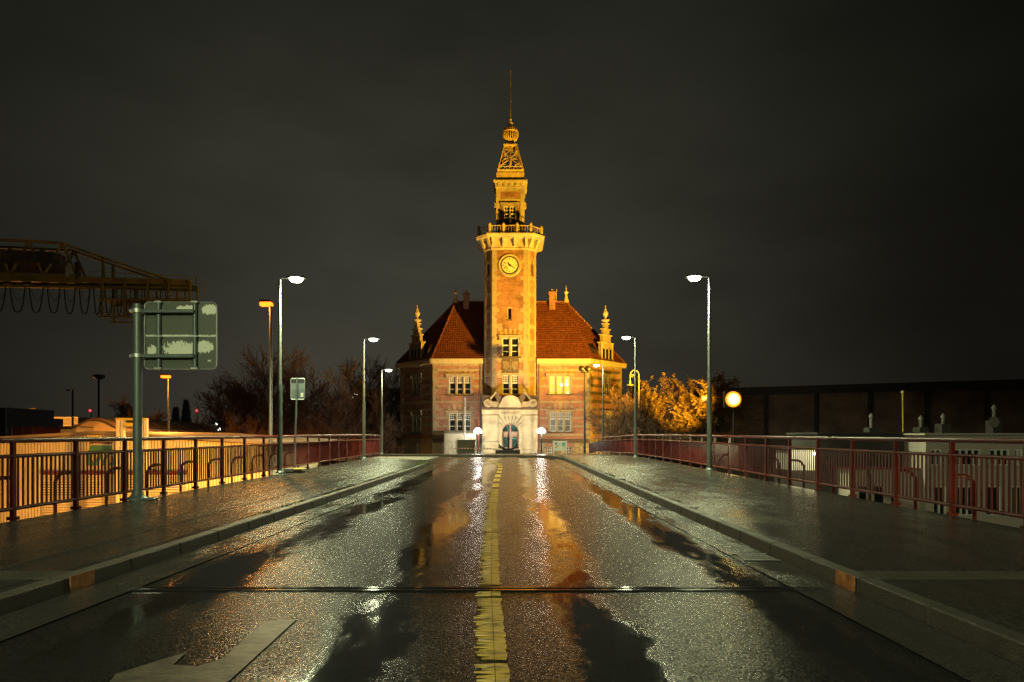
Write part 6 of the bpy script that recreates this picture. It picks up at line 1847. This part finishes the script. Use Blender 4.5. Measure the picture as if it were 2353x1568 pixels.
# machine house on the boom
q = MB(); a0, a1 = cp(-60, 628, .5), cp(*Z1(660, 465), .5); n_ = Vector((-cdir.y, cdir.x, 0)); zt = cp(70, 574).z
q.hexa([a0, a1, a1 + n_ * 1.6, a0 + n_ * 1.6] + [Vector((p.x, p.y, zt)) for p in (a0, a1, a1 + n_ * 1.6, a0 + n_ * 1.6)])
for k in range(24):
    p = a0.lerp(a1, (k + .5) / 24) - n_ * .03; q.bar(p, Vector((p.x, p.y, zt)), .12, .05)
mh = q.build('machine_house', M['crane_pink'], t)
q = MB()
for y_ in (212, 300): q.bar(cp(-60, Z1(0, y_)[1] - 2, -.4), cp(*Z1(735, y_ + 25), -.4), .05)
for k in range(13): x_ = 60 * k; q.bar(cp(*Z1(x_, 205 + x_ * .03), -.4), cp(*Z1(x_, 305 + x_ * .03), -.4), .035)
q.bar(cp(-60, Z1(0, 298)[1], -.3), cp(*Z1(735, 325), -.3), .5, .08); q.build('walkway', M['crane_dark'], mh)
q = MB(); c = cp(*Z1(793, 425)); q.tube([c - Vector((0, 0, .5)), c + Vector((0, 0, .45))], .22, 10); q.build('drum', M['alu'], t, smooth=True)
q = MB(); c = cp(*Z1(915, 415)); q.bar(c - Vector((0, 0, .75)), c + Vector((0, 0, .8)), .35); q.build('winch_post', M['crane_dark'], t)
# hanging cage at the boom's end
for sd in (-.3, bw + .3):
    q = MB()
    for x_, y1_ in ((1215, 960), (1480, 965), (1740, 970), (1990, 800), (2240, 800)): q.bar(cp(*Z1(x_, 540), sd), cp(*Z1(x_, y1_), sd), .16)
    for y_, xa, xb in ((750, 1170, 2240), (955, 1170, 1760), (660, 1215, 2240), (712, 1095, 2240), (855, 1170, 1740), (910, 1095, 1740)): q.bar(cp(*Z1(xa, y_), sd), cp(*Z1(xb, y_ + 8), sd), .14 if y_ in (750, 955) else .05)
    for k in range(16): x_ = 1240 + k * 62; q.bar(cp(*Z1(x_, 660), sd), cp(*Z1(x_, 750), sd), .035)
    for k in range(9): x_ = 1240 + k * 62; q.bar(cp(*Z1(x_, 855), sd), cp(*Z1(x_, 955), sd), .035)
    q.build('cage_frame', M['crane_yellow'], t)
    q = MB()
    q.bar(cp(*Z1(935, 425), sd), cp(*Z1(2320, 485), sd), .045)
    for k in range(11): x_ = 935 + k * 138; q.bar(cp(*Z1(x_, 425 + k * 6), sd), cp(*Z1(x_, 515 + k * 4), sd), .04)
    q.bar(cp(*Z1(2320, 480), sd), cp(*Z1(2320, 580), sd), .05); q.build('handrail', M['crane_yellow'], t)
q = MB(); q.hexa([cp(*Z1(1190, 752), 0), cp(*Z1(2240, 757), 0), cp(*Z1(2240, 757), bw), cp(*Z1(1190, 752), bw)] + [p + Vector((0, 0, .06)) for p in (cp(*Z1(1190, 752), 0), cp(*Z1(2240, 757), 0), cp(*Z1(2240, 757), bw), cp(*Z1(1190, 752), bw))]); q.build('cage_floor', M['crane_dark'], t)
# festoon cable
hang = [-160, 78, 305, 518, 717, 897, 1068, 1200, 1340, 1448, 1548, 1636, 1712, 1910, 2200]
for i, (a, b) in enumerate(zip(hang, hang[1:])):
    q = MB(); ya = 550 + a * .028; w = (b - a); dep = 325 + (i > 6) * 0; r_ = .05
    pts = []
    for k in range(17):
        s = k / 16; e_ = abs(2 * s - 1); xx = a + 22 + (w - 44) * s; drop = 1 - e_ ** 3.0
        pts.append(cp(*Z1(xx, ya + 15 + dep * drop), .25))
    q.tube([cp(*Z1(a, ya), .25)] + pts + [cp(*Z1(b, ya), .25)], r_, 6); q.build('cable_loop', M['cable'], t, smooth=True)
    q = MB(); c = cp(*Z1(a, ya), .25); q.bar(c - cdir * .3, c + cdir * .3, .2, .2); q.build('cable_trolley', M['crane_dark'], t)
    if i < 6:
        q = MB(); q.tube([cp(*Z1(a + 30 + (w - 60) * k / 10, ya + 40 + 150 * (1 - abs(2 * k / 10 - 1) ** 2)), .5) for k in range(11)], .02, 4); q.build('slack_line', M['cable'], t)
# legs outside the frame
for s in (0, bw + 5):
    p = cp(farL + 60, 640) + Vector((-cdir.y, cdir.x, 0)) * (s - 2.5)
    MB().bar((p.x, p.y, HB), (p.x, p.y, p.z), .8).build('leg', M['crane_yellow'], t)
add_light('crane_fill_light', 'SPOT', (-34, 52, 2), 200, (1.0, .75, .25), .3, (-37, 62, 15), 80, .6, t)  # added light that brightens the boom, without a fixture

# ------------------------------------------------------------------ right yard
wa, wb_ = Vector((22.0, 83.8, 0)), Vector((72.0, 59.9, 0)); wd_ = (wb_ - wa).normalized()
FW = Frame(wa, wd_, (wd_.y, -wd_.x, 0)); WLn = (wb_ - wa).length; WZ = 7.25
t = thing('dark_warehouse', 'long dark corrugated warehouse with a black roof edge across the right', 'warehouse', (wa.x, wa.y, HB))
q = MB(); q.fbox(FW, 0, WLn, HB, WZ - .9, -.2, 0)
u = 0
while u < WLn: q.fbox(FW, u, u + .16, 3.9, WZ - .95, 0, .05); u += .34
q.fbox(FW, 0, WLn, HB, 3.85, -.2, .06); q.build('wall', M['hall_dark'], t)
q = MB(); q.fbox(FW, -.5, WLn, WZ - .9, WZ, -12, .5); q.build('roof', M['dark'], t)
for k in range(10):
    q = MB(); u = 3 + k * 5.4; q.fbox(FW, u, u + .35, HB, WZ - .9, .06, .3); q.build('pilaster', M['dark'], t)
q = MB()
for z in (3.85, .9): q.fbox(FW, 0, WLn, z, z + .14, .0, .16)
q.build('wall_rail', M['hall_dark'], t)

t = thing('dark_flat_building', 'dark flat roofed building with flue pipes, left of the white house', 'building', (xz(2000, 23.2), 23.2, HB))
q = MB(); Y = 23.2; q.box(xz(1880, Y), xz(2140, Y), Y, Y + 2.2, HB, zz(998, Y)); q.build('wall', M['dark'], t)
q = MB(); q.box(xz(1872, Y), xz(2140, Y), Y - .2, Y + 2.4, zz(998, Y), zz(994, Y)); q.build('roof', M['dark'], t)
def flue(px, yt, yb, r=.055):
    q = MB(); Yq = 24.6; q.tube([at(px, yb + 10, Yq), at(px, yt, Yq)], r, 10); q.lathe([(r * 1.5, 0), (r * 1.5, .05), (.02, .16)], at(px, yt, Yq), 10); o = q.build('flue_pipe', M['lead'], t, smooth=True)
    q = MB(); c = at(px, yb + 6, Yq); q.box(c.x - .17, c.x + .17, Yq - .2, Yq + .2, c.z - .5, c.z + .12); q.build('chimney', M['dark'], t)
flue(2002, 960, 985); flue(2116, 965, 984); flue(2167, 960, 976); flue(2284, 940, 968)
q = MB(); c = at(2284, 970, 24.3); q.lathe([(.2, .0), (.17, -.04), (.06, -.07)], c, 16, 'y'); q.build('dish', M['lead'], t, smooth=True)
t = thing('thin_mast', 'thin pale aerial mast on the dark flat roof', 'mast', (xz(2075, 25), 25, 1.4)); q = MB(); q.tube([at(2075, 998, 25), at(2074, 904, 25)], .024, 8); q.build('pole', M['yellow_paint'], t, smooth=True); MB().lathe([(.05, 0), (.06, .05), (.02, .1)], at(2074, 904, 25), 8).build('cap', M['gold'], t)

YHo = 22.0
t = thing('white_house', 'white rendered house with rows of dark windows behind the right railing', 'house', (xz(2250, YHo), YHo, HB))
FH = Frame((xz(2127, YHo), YHo, 0), (1, 0, 0), (0, -1, 0)); hw = 7.5
def hu(px): return xz(px, YHo) - FH.o.x
wins = []
for a, b in ((2140, 2164), (2178, 2254), (2275, 2320), (2332, 2350)): wins.append((hu(a), hu(b), zz(1070, YHo), zz(1033, YHo)))
for a, b in ((2145, 2175), (2195, 2240), (2265, 2300), (2325, 2350)): wins.append((hu(a), hu(b), zz(1185, YHo), zz(1118, YHo)))
wall_open(FH, 0, hw, HB, zz(1000, YHo), wins).build('wall', M['render_white'], t)
q = MB(); x0 = FH.o.x; q.face([(x0, YHo, HB), (x0, YHo + 8, HB), (x0, YHo + 8, zz(1000, YHo)), (x0, YHo, zz(1000, YHo))]); q.build('side_wall', M['render_white'], t)
q = MB(); q.box(x0 - .15, x0 + hw, YHo - .2, YHo + 8, zz(1000, YHo), zz(996, YHo)); q.build('roof', M['render_white'], t)
for (a_, b_, c_, d_) in wins:
    q = MB(); g_ = MB(); n = max(2, int((b_ - a_) / .2)); f_ = .03
    for k in range(n + 1):
        u = a_ + (b_ - a_ - f_) * k / n; q.fbox(FH, u, u + f_, c_, d_, -.12, -.03)
    q.fbox(FH, a_, b_, c_, c_ + f_, -.12, -.028).fbox(FH, a_, b_, d_ - f_, d_, -.12, -.028)
    w__ = q.build('window', M['white'], t); g_.fbox(FH, a_ + .01, b_ - .01, c_ + .01, d_ - .01, -.15, -.1); g_.build('pane', M['glass'], w__)
    q = MB(); q.fbox(FH, a_ - .08, b_ + .08, c_ - .07, c_, -.03, .07); q.build('sill', M['render_white'], w__)
q = MB(); x0w, x1w = xz(1966, YHo), xz(2126, YHo); q.box(x0w, x1w, YHo + .3, YHo + 5, HB, zz(1080, YHo)); wg = q.build('side_wing', M['render_white'], t)
q = MB(); q.box(x0w - .1, x1w, YHo + .2, YHo + 5, zz(1080, YHo), zz(1077, YHo)); q.build('wing_roof', M['rust'], wg)
q = MB()
for a, b in ((1985, 2000), (2020, 2040), (2060, 2075)): q.box(xz(a, YHo), xz(b, YHo), YHo + .27, YHo + .3, zz(1190, YHo), zz(1120, YHo))
q.build('pane', M['glass'], wg)
# bright cabin seen through the balusters
Yc = 20.0; t = thing('white_cabin', 'small brightly lit white cabin seen through the right railing', 'cabin', (xz(1845, Yc), Yc, HB))
q = MB(); q.box(xz(1819, Yc), xz(1872, Yc), Yc, Yc + 1.2, HB, zz(1034, Yc)); q.build('wall', M['white'], t)
MB().box(xz(1817, Yc), xz(1873.5, Yc), Yc - .06, Yc + 1.24, HB, zz(1081, Yc)).build('base', M['dark'], t)
q = MB(); q.box(xz(1816, Yc), xz(1875, Yc), Yc - .1, Yc + 1.3, zz(1034, Yc), zz(1032, Yc)); q.build('roof', M['dark'], t)
q = MB(); q.box(xz(1868, Yc), xz(1871, Yc), Yc - .06, Yc, zz(1046, Yc), zz(1040, Yc)); q.build('wall_lamp', E['warm_white'], t)  # lamp added to account for the bright wall
add_light('cabin_fill_light', 'SPOT', (xz(1850, Yc), Yc - 1.4, zz(1020, Yc)), 200, (1.0, .9, .5), .15, (xz(1845, Yc), Yc, zz(1060, Yc)), 80, .5, t)  # added spot that brightens the cabin front
# reddish yard light below the right edge of the bridge, lighting the balusters from outside
ground_flood('small sodium yard floodlight below the right edge of the bridge', (9.4, 7.2, -2.2), (7.2, 9.8, .6), 260, 110, (1.0, .35, .08))
ground_flood('yard floodlight before the white house', (11, 13, -4.5), (15, 22, -.5), 130, 120, (1.0, .75, .5))
